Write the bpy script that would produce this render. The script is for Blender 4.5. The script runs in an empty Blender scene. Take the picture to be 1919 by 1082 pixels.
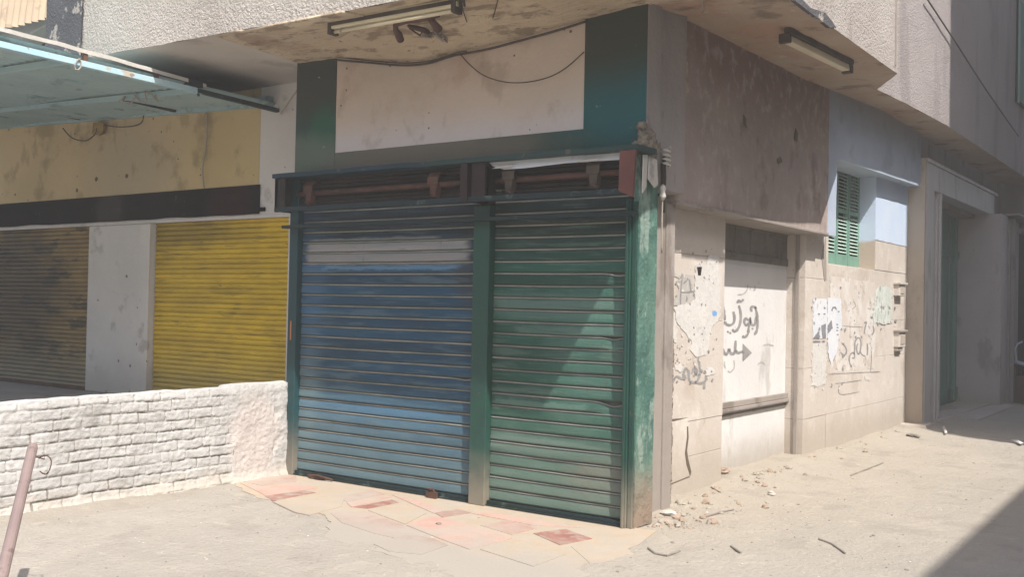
import bpy, math, random
from mathutils import Vector, Matrix, noise
random.seed(7)
SC = bpy.context.scene
COL = SC.collection
# ------------------------------------------------------------------ camera
RIGHT = Vector((0.81579577, 0.57798379, 0.02029767))
DOWN = Vector((0.00709156, 0.02509672, -0.99965987))
FWD = Vector((-0.57829661, 0.81566224, 0.01637499))
CAM = Vector((0, 0, 1.55))
FPX = 1924.9
cd = bpy.data.cameras.new('camera'); cam = bpy.data.objects.new('camera', cd); COL.objects.link(cam)
cd.sensor_width = 36; cd.lens = 36 * FPX / 1919; cd.clip_end = 500; cd.clip_start = 0.05
m = Matrix((RIGHT, -DOWN, -FWD)).transposed().to_4x4(); m.translation = CAM
cam.matrix_world = m; SC.camera = cam
# ------------------------------------------------------------------ sky and sun
SUN = Vector((-0.6345, 0.33, -1.0)).normalized()          # travel direction of sunlight
w = bpy.data.worlds.new('World'); SC.world = w; w.use_nodes = True
nt = w.node_tree; bg = nt.nodes['Background']
sky = nt.nodes.new('ShaderNodeTexSky'); sky.sky_type = 'NISHITA'; sky.sun_disc = False
sky.sun_elevation = math.asin(-SUN.z)
sky.sun_rotation = math.atan2(-SUN.x, -SUN.y)
sky.air_density = 1.0; sky.dust_density = 2.0; sky.ozone_density = 1.0
nt.links.new(sky.outputs[0], bg.inputs[0]); bg.inputs[1].default_value = 0.15
sd = bpy.data.lights.new('sun', 'SUN'); sd.energy = 4.4; sd.angle = math.radians(0.55); sd.color = (1.0, 0.955, 0.905)
so = bpy.data.objects.new('sun', sd); COL.objects.link(so)
so.rotation_euler = SUN.to_track_quat('-Z', 'Y').to_euler(); so.location = (4, -3, 12)
SC.view_settings.view_transform = 'Standard'; SC.view_settings.look = 'None'
SC.view_settings.exposure = 0.96; SC.view_settings.gamma = 1

# ------------------------------------------------------------------ helpers
def ray(px, py):
    """direction of the sight line through a measured point of the photograph"""
    return (RIGHT * ((px - 960) / FPX) + DOWN * ((py - 541) / FPX) + FWD)
def on(px, py, axis, v):
    """measured point lying on the real wall / floor plane axis = v"""
    d = ray(px, py); return CAM + d * ((v - CAM[axis]) / d[axis])

def lin(h):
    if isinstance(h, tuple): return h
    h = h.lstrip('#'); o = []
    for i in (0, 2, 4):
        c = int(h[i:i+2], 16) / 255
        o.append(c / 12.92 if c <= .04045 else ((c + .055) / 1.055) ** 2.4)
    return tuple(o)

class NT:
    def __init__(s, name, rough=.85, metal=0, spec=.3):
        s.m = bpy.data.materials.new(name); s.m.use_nodes = True
        s.t = s.m.node_tree; s.n = s.t.nodes; s.l = s.t.links
        s.b = s.n['Principled BSDF']; s.b.inputs['Roughness'].default_value = rough
        s.b.inputs['Metallic'].default_value = metal; s.b.inputs['Specular IOR Level'].default_value = spec
        g = s.n.new('ShaderNodeNewGeometry'); s.pos = g.outputs['Position']; s.col = None; s.h = None
    def val(s, sock, v):
        if isinstance(v, (int, float)): sock.default_value = v
        elif isinstance(v, tuple): sock.default_value = (*v, 1) if len(v) == 3 and sock.type == 'RGBA' else v
        else: s.l.new(v, sock)
    def math(s, op, a, b=0, c=None, clamp=False):
        n = s.n.new('ShaderNodeMath'); n.operation = op; n.use_clamp = clamp
        s.val(n.inputs[0], a); s.val(n.inputs[1], b)
        if c is not None: s.val(n.inputs[2], c)
        return n.outputs[0]
    def noise(s, sc, stretch=(1, 1, 1), det=5, off=0, rough=.6, dist=0):
        mp = s.n.new('ShaderNodeMapping'); s.l.new(s.pos, mp.inputs[0]); mp.inputs[3].default_value = stretch
        mp.inputs[1].default_value = (off, off * 1.7, off * .6)
        n = s.n.new('ShaderNodeTexNoise'); s.l.new(mp.outputs[0], n.inputs[0]); n.inputs['Scale'].default_value = sc
        n.inputs['Detail'].default_value = det; n.inputs['Roughness'].default_value = rough; n.inputs['Distortion'].default_value = dist
        return n.outputs[0]
    def ramp(s, f, a, b):
        n = s.n.new('ShaderNodeMapRange'); n.interpolation_type = 'SMOOTHSTEP'
        s.val(n.inputs[0], f); n.inputs[1].default_value = a; n.inputs[2].default_value = b
        return n.outputs[0]
    def xyz(s, i):
        n = s.n.new('ShaderNodeSeparateXYZ'); s.l.new(s.pos, n.inputs[0]); return n.outputs[i]
    def mix(s, f, a, b):
        n = s.n.new('ShaderNodeMix'); n.data_type = 'RGBA'
        s.val(n.inputs[0], f); s.val(n.inputs[6], a); s.val(n.inputs[7], b); return n.outputs[2]
    def base(s, c1, c2=None, sc=1.5, stretch=(1, 1, 1), lo=.35, hi=.65, off=0):
        s.col = lin(c1) if c2 is None else s.mix(s.ramp(s.noise(sc, stretch, off=off), lo, hi), lin(c1), lin(c2)); return s
    def stain(s, c, sc, th, wd=.05, amt=1, stretch=(1, 1, 1), off=3, det=6):
        f = s.ramp(s.noise(sc, stretch, det=det, off=off), th, th + wd)
        s.col = s.mix(s.math('MULTIPLY', f, amt), s.col, lin(c)); return s
    def zband(s, c, z0, z1, amt=1, nz=.15, sc=4, axis=2, stretch=(1, 1, 1), off=9):
        """paint or dirt that covers from coordinate z0 (full) to z1 (none)"""
        v = s.math('ADD', s.xyz(axis), s.math('MULTIPLY', s.math('SUBTRACT', s.noise(sc, stretch, off=off), .5), nz * 2))
        s.col = s.mix(s.math('MULTIPLY', s.ramp(v, z1, z0) if z0 < z1 else s.ramp(v, z1, z0), amt), s.col, lin(c)); return s
    def blob(s, c, cen, rad, amt=1, nz=.4, sc=5, soft=.35):
        n = s.n.new('ShaderNodeVectorMath'); n.operation = 'SUBTRACT'; s.l.new(s.pos, n.inputs[0]); n.inputs[1].default_value = cen
        k = s.n.new('ShaderNodeVectorMath'); k.operation = 'MULTIPLY'; s.l.new(n.outputs[0], k.inputs[0]); k.inputs[1].default_value = tuple(1 / r for r in rad)
        l = s.n.new('ShaderNodeVectorMath'); l.operation = 'LENGTH'; s.l.new(k.outputs[0], l.inputs[0])
        v = s.math('ADD', l.outputs['Value'], s.math('MULTIPLY', s.math('SUBTRACT', s.noise(sc, off=cen[0]), .5), nz * 2))
        f = s.ramp(v, 1 + soft, 1 - soft)
        s.col = s.mix(s.math('MULTIPLY', f, amt), s.col, lin(c)); return s
    def dots(s, c, sc, r=.12, keep=.3, amt=.9):
        n = s.n.new('ShaderNodeTexVoronoi'); s.l.new(s.pos, n.inputs[0]); n.inputs['Scale'].default_value = sc
        q = s.n.new('ShaderNodeSeparateXYZ'); s.l.new(n.outputs['Color'], q.inputs[0])
        rr = s.math('MULTIPLY', s.math('SUBTRACT', keep, q.outputs[0]), r / keep)
        d = s.math('ADD', n.outputs[0], s.math('MULTIPLY', s.math('SUBTRACT', s.noise(sc * 5, off=2), .5), r))
        f = s.math('GREATER_THAN', rr, d); s.col = s.mix(s.math('MULTIPLY', f, amt), s.col, lin(c)); return s
    def rect(s, c, x0, x1, z0, z1, amt=.9, nz=.03, e=.012):
        """a patch of other paint with its own worn outline"""
        d = s.math('MULTIPLY', s.math('SUBTRACT', s.noise(7, (1, 1, 2.5), off=4), .5), nz * 2)
        x = s.math('ADD', s.xyz(0), s.math('MULTIPLY', d, 4)); z = s.math('ADD', s.xyz(2), d)
        f = s.math('MULTIPLY', s.math('MULTIPLY', s.ramp(x, x0 - .04, x0 + .04), s.ramp(x, x1 + .05, x1 - .05)), s.math('MULTIPLY', s.ramp(z, z0 - e, z0 + e), s.ramp(z, z1 + e, z1 - e)))
        s.col = s.mix(s.math('MULTIPLY', f, amt), s.col, lin(c)); return s
    def speckle(s, amt=.12, sc=60):
        f = s.noise(sc, det=3, off=5)
        v = s.math('MULTIPLY_ADD', f, amt * 2, 1 - amt)
        n = s.n.new('ShaderNodeVectorMath'); n.operation = 'SCALE'; s.val(n.inputs[0], s.col if not isinstance(s.col, tuple) else s.col); s.l.new(v, n.inputs[3])
        s.col = n.outputs[0]; return s
    def slat(s, axis, pitch, z0, amt=.25):
        """each slat weathered a little differently"""
        k = s.math('FLOOR', s.math('DIVIDE', s.math('SUBTRACT', s.xyz(axis), z0), pitch))
        wn = s.n.new('ShaderNodeTexWhiteNoise'); wn.noise_dimensions = '1D'; s.l.new(k, wn.inputs['W'])
        v = s.math('MULTIPLY_ADD', wn.outputs[0], amt * 2, 1 - amt)
        n = s.n.new('ShaderNodeVectorMath'); n.operation = 'SCALE'; s.l.new(s.col, n.inputs[0]); s.l.new(v, n.inputs[3])
        s.col = n.outputs[0]; return s
    def bump(s, sc, dist, stretch=(1, 1, 1), det=5, kind='noise', off=0):
        if kind == 'voronoi':
            n = s.n.new('ShaderNodeTexVoronoi'); s.l.new(s.pos, n.inputs[0]); n.inputs['Scale'].default_value = sc; f = n.outputs[0]
        else: f = s.noise(sc, stretch, det=det, off=off)
        h = s.math('MULTIPLY', f, dist); s.h = h if s.h is None else s.math('ADD', s.h, h); return s
    def done(s):
        if isinstance(s.col, tuple): s.b.inputs['Base Color'].default_value = (*s.col, 1)
        else: s.l.new(s.col, s.b.inputs['Base Color'])
        if s.h is not None:
            b = s.n.new('ShaderNodeBump'); b.inputs['Distance'].default_value = 1; b.inputs['Strength'].default_value = 1
            s.l.new(s.h, b.inputs['Height']); s.l.new(b.outputs[0], s.b.inputs['Normal'])
        return s.m

class MB:
    def __init__(s): s.v = []; s.f = []; s.mi = []
    def add(s, vs, fs, mi=0):
        o = len(s.v); s.v += [tuple(v) for v in vs]; s.f += [tuple(i + o for i in f) for f in fs]; s.mi += [mi] * len(fs)
    def box(s, x0, x1, y0, y1, z0, z1, mi=0):
        s.add([(x, y, z) for x in (x0, x1) for y in (y0, y1) for z in (z0, z1)],
              [(0, 1, 3, 2), (4, 6, 7, 5), (0, 4, 5, 1), (2, 3, 7, 6), (0, 2, 6, 4), (1, 5, 7, 3)], mi); return s
    def hexa(s, b, t, mi=0):
        """solid between a bottom quad and a top quad"""
        s.add(list(b) + list(t), [(3, 2, 1, 0), (4, 5, 6, 7), (0, 1, 5, 4), (1, 2, 6, 5), (2, 3, 7, 6), (3, 0, 4, 7)], mi); return s
    def tube(s, pts, r, n=8, mi=0, cap=True):
        pts = [Vector(p) for p in pts]; rs = r if isinstance(r, (list, tuple)) else [r] * len(pts); rings = []
        for i, p in enumerate(pts):
            a = pts[max(i - 1, 0)]; b = pts[min(i + 1, len(pts) - 1)]; t = (b - a).normalized()
            u = t.cross(Vector((0, 0, 1)) if abs(t.z) < .9 else Vector((1, 0, 0))).normalized(); q = t.cross(u)
            rings.append([p + (u * math.cos(k * 2 * math.pi / n) + q * math.sin(k * 2 * math.pi / n)) * rs[i] for k in range(n)])
        vs = [v for g in rings for v in g]
        fs = [(i * n + k, i * n + (k + 1) % n, (i + 1) * n + (k + 1) % n, (i + 1) * n + k) for i in range(len(pts) - 1) for k in range(n)]
        if cap: fs += [tuple(range(n))[::-1], tuple((len(pts) - 1) * n + k for k in range(n))]
        s.add(vs, fs, mi); return s
    def grid(s, fn, nu, nv, mi=0, flip=False):
        vs = [fn(i / nu, j / nv) for j in range(nv + 1) for i in range(nu + 1)]
        fs = []
        for j in range(nv):
            for i in range(nu):
                a = j * (nu + 1) + i; q = (a, a + 1, a + nu + 2, a + nu + 1); fs.append(q[::-1] if flip else q)
        s.add(vs, fs, mi); return s
    def prism(s, pts, d, mi=0):
        """polygon with thickness d (vector)"""
        n = len(pts); d = Vector(d); pts = [Vector(p) for p in pts]
        s.add(pts + [p + d for p in pts], [tuple(range(n)), tuple(range(2 * n - 1, n - 1, -1))] + [(i, i + n, (i + 1) % n + n, (i + 1) % n) for i in range(n)], mi); return s
    def build(s, name, mat, parent=None, bevel=0, smooth=False):
        me = bpy.data.meshes.new(name); me.from_pydata(s.v, [], s.f); me.validate()
        for mm in (mat if isinstance(mat, (list, tuple)) else [mat]): me.materials.append(mm)
        if any(s.mi) and len(me.polygons) == len(s.mi):
            me.polygons.foreach_set('material_index', s.mi)
        import bmesh
        bm = bmesh.new(); bm.from_mesh(me); bmesh.ops.recalc_face_normals(bm, faces=bm.faces); bm.to_mesh(me); bm.free()
        if smooth:
            me.polygons.foreach_set('use_smooth', [True] * len(me.polygons))
        o = bpy.data.objects.new(name, me); COL.objects.link(o)
        if parent is not None:
            o.parent = parent; o.matrix_parent_inverse = Matrix.Translation(-world_loc(parent))
        if bevel:
            b = o.modifiers.new('bevel', 'BEVEL'); b.width = bevel; b.segments = 2; b.limit_method = 'ANGLE'
        return o
def world_loc(o):
    v = Vector(o.location); p = o.parent
    if p is not None: return Vector((0, 0, 0)) if o.type == 'MESH' else v + world_loc(p)
    return v
def tag(o, label=None, cat=None, group=None, kind=None):
    if label: o['label'] = label
    if cat: o['category'] = cat
    if group: o['group'] = group
    if kind: o['kind'] = kind
    return o
def empty(name, loc, label, cat, group=None):
    o = bpy.data.objects.new(name, None); COL.objects.link(o); o.location = loc; o.empty_display_size = .2
    return tag(o, label, cat, group)
def nz(x, y, z=0): return noise.noise(Vector((x, y, z)))
def fbm(x, y, z=0, o=4):
    return sum(noise.noise(Vector((x, y, z)) * 2 ** k) / 2 ** k for k in range(o))

def ragged(pts, step=6, amp=1.6, seed=0):
    amp *= 1.7; step = min(step, 3.5)
    out = []; n = len(pts)
    for i in range(n):
        a = Vector(pts[i]); b = Vector(pts[(i + 1) % n]); k = max(1, int((b - a).length / step))
        for j in range(k):
            p = a.lerp(b, j / k); out.append((p.x + amp * nz(p.x * .3, p.y * .3, seed), p.y + amp * nz(p.y * .3, p.x * .3, seed + 5)))
    return out

# ------------------------------------------------------------------ materials
def Mt(name, *a, **k): return NT(name, *a, **k)
M = {}
M['dust'] = (Mt('dusty_ground', .95).base('#9b9489', '#a39b90', .7).blob('#a79c8b', (-3.5, 9.5, 0), (1.7, 4.5, 1), .5, .4, 1.2, .6).stain('#8f877c', 2.3, .54, .12, .5).stain('#aea594', 5, .58, .1, .6, off=12)
    .stain('#7d7467', 16, .66, .04, .6, off=21).stain('#6e665b', 60, .64, .05, .5, off=41).stain('#c9beab', 45, .64, .05, .5, off=31).stain('#8f8678', .9, .56, .05, .35, (1, .25, 1), off=51).speckle(.22, 130)
    .bump(3, .03).bump(28, .018, off=4).bump(120, .007, off=8).done())
def tile(n, c1, c2, w=.55):
    return (Mt(n, .7, spec=.4).base(c1, c2, 6).stain('#a89e91', 2.6, .42, .2, w + .1, off=7).stain('#a59b8f', 11, .5, .1, .5, off=17).stain('#958d84', 9, .62, .08, .4, off=2).zband('#9d958a', 5.0, 5.6, .95, .3, 2.5, axis=1).speckle(.1, 90).bump(40, .004).done())
M['tile_cream'] = tile('cream_tile', '#ad9c87', '#a69681'); M['tile_pink'] = tile('pink_tile', '#b18c7e', '#b89789')
M['tile_red'] = tile('red_tile', '#966a5e', '#8a6055', .35); M['tile_brown'] = tile('brown_tile', '#a08478', '#ab9185')
M['tyrol'] = (Mt('rough_render', .95).base('#bdb4a9', '#c7beb3', .8).stain('#a89f95', 1.6, .55, .1, .5, (1, 1, .35)).stain('#6f6a62', 70, .55, .12, .7, off=14).speckle(.22, 110)
    .bump(48, .03, det=2).bump(130, .01, off=3).done())
M['tyrol2'] = (Mt('worn_rough_render', .95).base('#aaa19a', '#b3aba3', .9).stain('#8b827a', 2, .52, .1, .5, (1, 1, .3)).stain('#6f6860', 60, .6, .12, .5, off=14).speckle(.16, 100)
    .bump(40, .022, det=3).bump(120, .008, off=3).done())
M['upper'] = (Mt('fine_grey_render', .95).base('#9a918e', '#a59c99', .6).stain('#857c79', 1.5, .52, .1, .5, (1, 1, .3)).speckle(.12, 120).bump(55, .022, det=3).bump(7, .012).stain('#8a827f', 55, .62, .08, .35, off=33).done())
M['soffit'] = (Mt('flaking_ceiling_plaster', .95).base('#b5a38a', '#c3b298', 1.4).stain('#7f6f5c', 3.4, .5, .12, .8, (1, 2.2, 1)).stain('#b9ab93', 6, .56, .06, .75, (1, 2.6, 1), off=15)
    .stain('#4f4337', 9, .62, .06, .6, (1, 2, 1), off=19).stain('#9a7a64', 1.1, .52, .1, .5, off=25).speckle(.1, 80).bump(8, .02, (1, 2.4, 1)).bump(30, .01).done())
M['soffit_side'] = (Mt('stained_ceiling_plaster', .95).base('#a8937f', '#b0a08f', 1.2).stain('#ab8570', 1.5, .5, .12, .6, off=5).stain('#bcae9c', 7, .66, .03, .8, (1, 1, 1), off=15)
    .stain('#5e5145', 2.6, .55, .12, .6, off=19).speckle(.1, 80).bump(8, .012).bump(30, .006).done())
M['soffit_smooth'] = (Mt('sooty_ceiling_plaster', .9).base('#c9c2b9', '#bbb3a9', 1).blob('#2a211c', (-9.15, 6.6, 3.72), (1.35, .55, .5), .97, .2, 1.5, .8).stain('#8b7f72', 2.5, .55, .15, .4).speckle(.05, 60).bump(10, .006).done())
M['cement'] = (Mt('grey_cement_plaster', .93).base('#8a8480', '#98918d', 1.2, (1, 1, .5)).stain('#6b635d', 3.2, .56, .1, .6, (1, 1, .5)).stain('#a49a92', 8, .63, .05, .5, off=11).speckle(.1, 90).bump(12, .01).bump(50, .004).done())
M['stone'] = (Mt('beige_limestone_cladding', .85).base('#beb4a9', '#c6bdb3', 1.2).stain('#ad9f91', 1.9, .52, .15, .6, off=6).stain('#cfc8be', 4, .56, .08, .5, off=10).stain('#8b7d6f', 13, .66, .05, .5, off=16)
    .zband('#a59a8c', .12, .55, .7, .15, 5).speckle(.08, 90).bump(14, .005).bump(60, .002).done())
M['stone_dark'] = (Mt('weathered_brown_stone', .85).base('#8f867e', '#9a9189', 1.4, (1, 1, .4)).stain('#6e635a', 3, .56, .1, .6, (1, 1, .4)).speckle(.08, 90).bump(14, .005).done())
M['brown'] = (Mt('stained_brown_plaster', .9).base('#988982', '#a4968e', 1.1).blob('#7d6459', (-3.54, 8.6, 3.85), (.6, 2.2, .5), .8, .3, 3, .6).stain('#b5aaa3', 9, .5, .16, .5, (1, 1, .85), off=6, det=11).stain('#84746c', 5, .54, .1, .45, (1, 1, .7), off=36, det=11).blob('#857a72', (-3.54, 9.0, 2.8), (.4, .9, .5), .5, .6, 3).stain('#6b5a52', 3, .55, .12, .5, off=10)
    .stain('#574943', 14, .74, .02, .8, (1, 1.4, .7), off=22).blob('#9a8b84', (-3.54, 7.4, 3), (.4, .14, .6), .6, .5, 6).speckle(.1, 70).bump(10, .008).bump(45, .004).done())
M['blue_wall'] = (Mt('pale_blue_painted_wall', .85).base('#a0abbb', '#aab5c4', 1.1).stain('#8b949f', 2.2, .54, .12, .5).stain('#b6bcc2', 6, .62, .06, .4, off=13).zband('#7f7d78', 4.0, 3.55, .7, .12, 2).speckle(.05, 60).bump(20, .003).done())
M['jamb_blue'] = (Mt('pale_blue_and_bare_wall', .85).base('#b9c8dc', '#c2cedd', 1.3).zband('#b3a495', 2.42, 2.47, 1, .07, 5).speckle(.05, 60).bump(20, .003).done())
M['board'] = (Mt('white_painted_boarding', .75).base('#cdcac7', '#d4d2cf', 1.3).stain('#a9a49d', 2.8, .54, .12, .6, (1, 1, .4)).zband('#a39a8e', .05, .45, .8, .15, 4).stain('#b3a9a3', 7, .66, .05, .5, off=8).speckle(.05, 70).bump(18, .003).done())
M['wash'] = (Mt('thin_whitewash', .85).base('#c4bbb1', '#cfc9c2', 3, (1, 1, 1), .4, .6).stain('#b5a99c', 6, .54, .08, .7).speckle(.06, 70).done())
M['grille'] = (Mt('grimy_grey_metal', .7).base('#6f6a64', '#7b7670', 3).stain('#57514b', 6, .56, .08, .6).bump(30, .003).done())
M['greenwall'] = (Mt('faded_green_wall_paint', .8).base('#28483f', '#233f37', 1.5).blob('#22575b', (-3.6, 6.4, 3.0), (.5, .5, .32), .9, .3, 3, .6).blob('#39372c', (-3.75, 6.4, 3.6), (.55, .5, .42), .85, .3, 2.5, .6)
    .blob('#3c3a30', (-6.8, 6.4, 3.55), (.5, .5, .42), .85, .3, 3, .6).blob('#275844', (-6.62, 6.4, 3.02), (.16, .3, .22), .8, .3, 4, .6).blob('#6b6558', (-5.6, 6.4, 2.77), (1.35, .4, .16), .95, .35, 3, .5).blob('#647062', (-6.9, 6.4, 2.85), (.5, .4, .18), .7, .4, 3, .5)
    .stain('#92897a', 11, .70, .02, .8, off=9).speckle(.1, 60).bump(9, .01).bump(40, .004).done())
M['panel'] = (Mt('dirty_white_wall_panel', .85).base('#b7a999', '#c0ae9e', .9).stain('#a78a76', 1.7, .5, .16, .55, off=4).zband('#c2bcba', 2.85, 3.15, .8, .12, 2).stain('#8d7d6d', 2.6, .58, .1, .4, (1, 1, .7), off=18).dots('#4a3d34', 7, .14, .3).dots('#54473c', 17, .2, .1).speckle(.05, 60).bump(6, .008).bump(35, .003).done())
M['greenpost'] = (Mt('green_painted_steel', .5, spec=.4).base('#1f4539', '#1c3d37', 3).stain('#2e5247', 4, .56, .1, .5, (1, 1, .3)).zband('#8a8071', .02, .5, .8, .15, 5).stain('#5f4a3e', 12, .66, .05, .7, off=5).bump(12, .004).done())
M['tealpost'] = (Mt('dark_teal_painted_steel', .5, spec=.4).base('#1c3436', '#1a4246', 2, (1, 1, .3)).zband('#857d70', .02, .55, .8, .15, 5).stain('#5f4a3e', 10, .68, .05, .6, off=5).bump(12, .004).done())
M['greenreturn'] = (Mt('peeling_green_render', .7).base('#577669', '#41635a', 3.2, (1, 1, .5)).stain('#8d9b90', 5, .54, .06, .7, (1, 1, .45), off=4).stain('#6f8d80', 12, .6, .05, .5, off=14).zband('#8f7b6b', .05, .6, .9, .2, 5).speckle(.08, 60).bump(11, .018).bump(40, .005).done())
def shutter_mat(name, c1, c2, dust, blobs):
    n = Mt(name, .55, spec=.35).base(c1, c2, 2.2, (.6, 1, 2.5), .3, .7)
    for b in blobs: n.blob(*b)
    
    if name.startswith('faded_blue'): n.rect('#96928d', -6.80, -4.99, 1.872, 2.063, .95, .02).rect('#7d817f', -6.75, -5.3, 2.075, 2.10, .7, .02).rect('#5f7f97', -6.6, -5.1, 1.83, 1.862, .6, .03).rect('#3a5c76', -6.85, -5.0, .56, .68, .5, .05)
    else: n.rect('#587469', -4.73, -3.9, .76, .83, .6, .03).rect('#5f786d', -4.72, -3.56, 1.51, 1.585, .45, .03).rect('#5f786d', -4.5, -3.56, 1.325, 1.4, .45, .03)
    n.slat(2, .0925, .0315, .24).stain(dust, 4, .52, .14, .38, (.35, 1, 3.5), off=5).stain(dust, 20, .55, .1, .3, (.12, 1, 2.5), off=45).stain('#2a3231', 16, .6, .08, .4, (.15, 1, 2), off=65).stain('#4f3f35', 9, .66, .06, .5, (2.2, 1, .25), off=75).stain('#b4b2a8', 9, .72, .02, .7, (.35, 1, 2.5), off=17).stain('#4b3c32', 7, .72, .03, .7, (.5, 1, 3), off=27)
    return n.zband(dust, .0, .95, .8, .3, 3).speckle(.07, 50).bump(5, .006).bump(40, .0015).done()
M['shut_blue'] = shutter_mat('faded_blue_shutter_paint', '#194057', '#16374a', '#5d7276',
    [('#2c3136', (-4.95, 6.4, 1.9), (.2, 1, .35), .8, .4, 4, .4), ('#23292b', (-6.0, 6.4, 2.45), (1.8, 1, .36), .85, .3, 3, .4), ('#4f7186', (-6.0, 6.4, .55), (.9, 1, .22), .5, .5, 3, .5), ('#66797a', (-6.85, 6.4, .55), (.25, 1, .6), .7, .4, 3, .5), ('#41607a', (-6.85, 6.4, 1.7), (.3, 1, .6), .6, .4, 3, .5)])  # broad dark blob along the top paints in the deep shade under the housing
M['shut_green'] = shutter_mat('faded_green_shutter_paint', '#1d4a3b', '#193f33', '#65776b',
    [('#4c655c', (-4.3, 6.4, 1.55), (.7, 1, .1), .6, .3, 4, .3), ('#4d6c61', (-3.8, 6.4, 1.2), (.4, 1, .5), .5, .4, 4, .5), ('#6d5b50', (-3.65, 6.4, .25), (.4, 1, .2), .8, .4, 4, .4), ('#64786c', (-4.3, 6.4, .5), (.7, 1, .06), .7, .3, 4, .3), ('#1b2623', (-4.1, 6.4, 2.45), (1.5, 1, .42), .85, .3, 3, .4)])  # last blob is painted shade: darkens the shutter top below the ledges
M['lip'] = Mt('worn_metal_lip', .5).base('#8a8981', '#6d736d', 6, (.5, 1, 1)).bump(30, .002).done()
M['groove'] = Mt('grimy_shutter_groove', .8).base('#535651').done()
M['yellow_shut'] = (Mt('chipped_yellow_shutter_paint', .5, spec=.4).base('#d9b61f', '#c7a522', 2, (1, 1, 2)).stain('#8d7728', 3, .55, .12, .5, (.35, 1, 2.2), off=6).stain('#5d573f', 7, .7, .015, .95, (.28, 1, 1.5), off=14).stain('#6b5f33', 25, .6, .06, .5, (.1, 1, 1), off=24).slat(2, .0525, .44, .12)
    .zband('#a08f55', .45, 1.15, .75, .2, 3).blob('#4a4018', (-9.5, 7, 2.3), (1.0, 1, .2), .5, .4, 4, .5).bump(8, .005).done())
M['brown_shut'] = (Mt('grimy_yellow_brown_shutter_paint', .6).base('#957c45', '#82693c', 2, (1, 1, 2)).stain('#3b3524', 3, .52, .1, .8, (.6, 1, 2), off=6).slat(2, .0525, .44, .15).blob('#3a3328', (-12.9, 7, 1.6), (1.1, 1, .9), .8, .4, 2, .5)
    .zband('#7c7765', .45, 1.1, .8, .2, 3).bump(8, .004).done())
M['yellow_wall'] = (Mt('ochre_wall_paint', .85).base('#c9b287', '#bfa97f', .7).blob('#a79a86', (-10.3, 7, 3.0), (.8, 1, .5), .5, .4, 2, .6).blob('#b8a36e', (-8.6, 7, 3.0), (.7, 1, .5), .5, .3, 2, .5).stain('#7c6a48', 1.6, .53, .12, .5, off=8).dots('#3f3729', 5, .17, .35).dots('#4a4030', 13, .2, .15)
    .stain('#857452', 4, .58, .08, .4, (1, 1, .5), off=3).speckle(.05, 60).bump(8, .006).bump(40, .002).done())
M['greywall'] = (Mt('whitewashed_wall', .85).base('#c9c4be', '#d2cdc6', 1).stain('#8d867d', 2.4, .58, .1, .5, off=8).dots('#5a534a', 9, .2, .25).zband('#a39c94', .44, 1.0, .6, .2, 3).speckle(.05, 60).bump(10, .006).bump(40, .002).done())
M['black_band'] = (Mt('black_painted_band', .9, spec=.1).base('#110f0e', '#191614', 2).stain('#4b453d', 9, .68, .02, .8, (1, 1, .6), off=8).blob('#413c37', (-10.7, 7, 2.56), (.28, 1, .2), .7, .5, 6).blob('#37201c', (-8.6, 7, 2.56), (.35, 1, .2), .6, .4, 3).bump(10, .004).done())
M['whitebrick'] = (Mt('whitewashed_brick', .9).base('#a9a7a3', '#b3b1ad', 2).stain('#8d8a85', 4, .56, .1, .6, off=5).stain('#8f897d', 12, .66, .04, .7, off=8).zband('#b5ab9e', -.02, .2, .8, .1, 5).blob('#bfb3ab', (-6.95, 6.0, .4), (.5, .28, .35), .7, .4, 4).speckle(.08, 90).bump(30, .007).bump(90, .004).dots('#7d776e', 14, .22, .25, .7).done())
M['joint'] = Mt('bare_mortar_joint', .95).base('#7f7a72', '#918b82', 9).speckle(.15, 60).done()
M['ledge'] = (Mt('blue_green_painted_ledge', .6).base('#1e3842', '#1e3038', 3, (.5, 1, 1)).blob('#2c403b', (-4.0, 6.2, 2.6), (1.3, 1, .6), .8, .4, 2).stain('#6c6559', 9, .62, .05, .5).bump(12, .004).done())
M['rail'] = (Mt('dark_green_painted_rail', .5).base('#1c2b28', '#1b2a2e', 2, (.5, 1, 1)).stain('#5c6a63', 8, .6, .06, .5).bump(12, .003).done())
M['rust'] = (Mt('rusty_steel', .8).base('#5d4033', '#46322a', 5).stain('#65503f', 12, .58, .06, .6, off=4).bump(30, .003).done())
M['maroon'] = (Mt('red_oxide_paint', .6).base('#70463d', '#5f3c35', 3).stain('#857067', 11, .66, .04, .5, off=4).bump(20, .002).done())
M['maroon_dark'] = (Mt('dark_maroon_paint', .6).base('#302020', '#281c1c', 3).stain('#6d5a50', 11, .66, .04, .5, off=4).bump(20, .002).done())
M['darkmetal'] = (Mt('sooty_dark_metal', .8).base('#282422', '#36302b', 4).bump(20, .003).done())
M['pole'] = (Mt('dull_pinkish_brown_paint', .8).base('#7d6c68', '#86756f', 4).stain('#5f4f4a', 9, .6, .06, .6).bump(25, .003).done())
M['turq'] = (Mt('turquoise_painted_sheet', .65).base('#a2b9b9', '#98b0b2', 1.4).stain('#556d70', 2.5, .56, .1, .6, off=4).stain('#8a7660', 7, .66, .04, .6, off=12).stain('#7fa3a4', 5, .6, .08, .5, off=20).bump(6, .006).done())
M['railblue'] = (Mt('light_blue_painted_steel', .6).base('#9fc0cc', '#a9c3c6', 3).stain('#b0a08a', 5, .56, .06, .8, off=3).stain('#7f684f', 14, .64, .04, .7, off=9).bump(20, .003).done())
M['tinwhite'] = (Mt('pale_weathered_sheet_top', .7).base('#b0aca3', '#bdb9b0', 3).stain('#86807a', 6, .58, .08, .6).bump(20, .004).done())
M['lamp_cream'] = Mt('cream_lamp_housing', .5).base('#d6ccb0', '#c9bfa3', 3).stain('#7b6d55', 10, .64, .05, .6).done()
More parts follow.
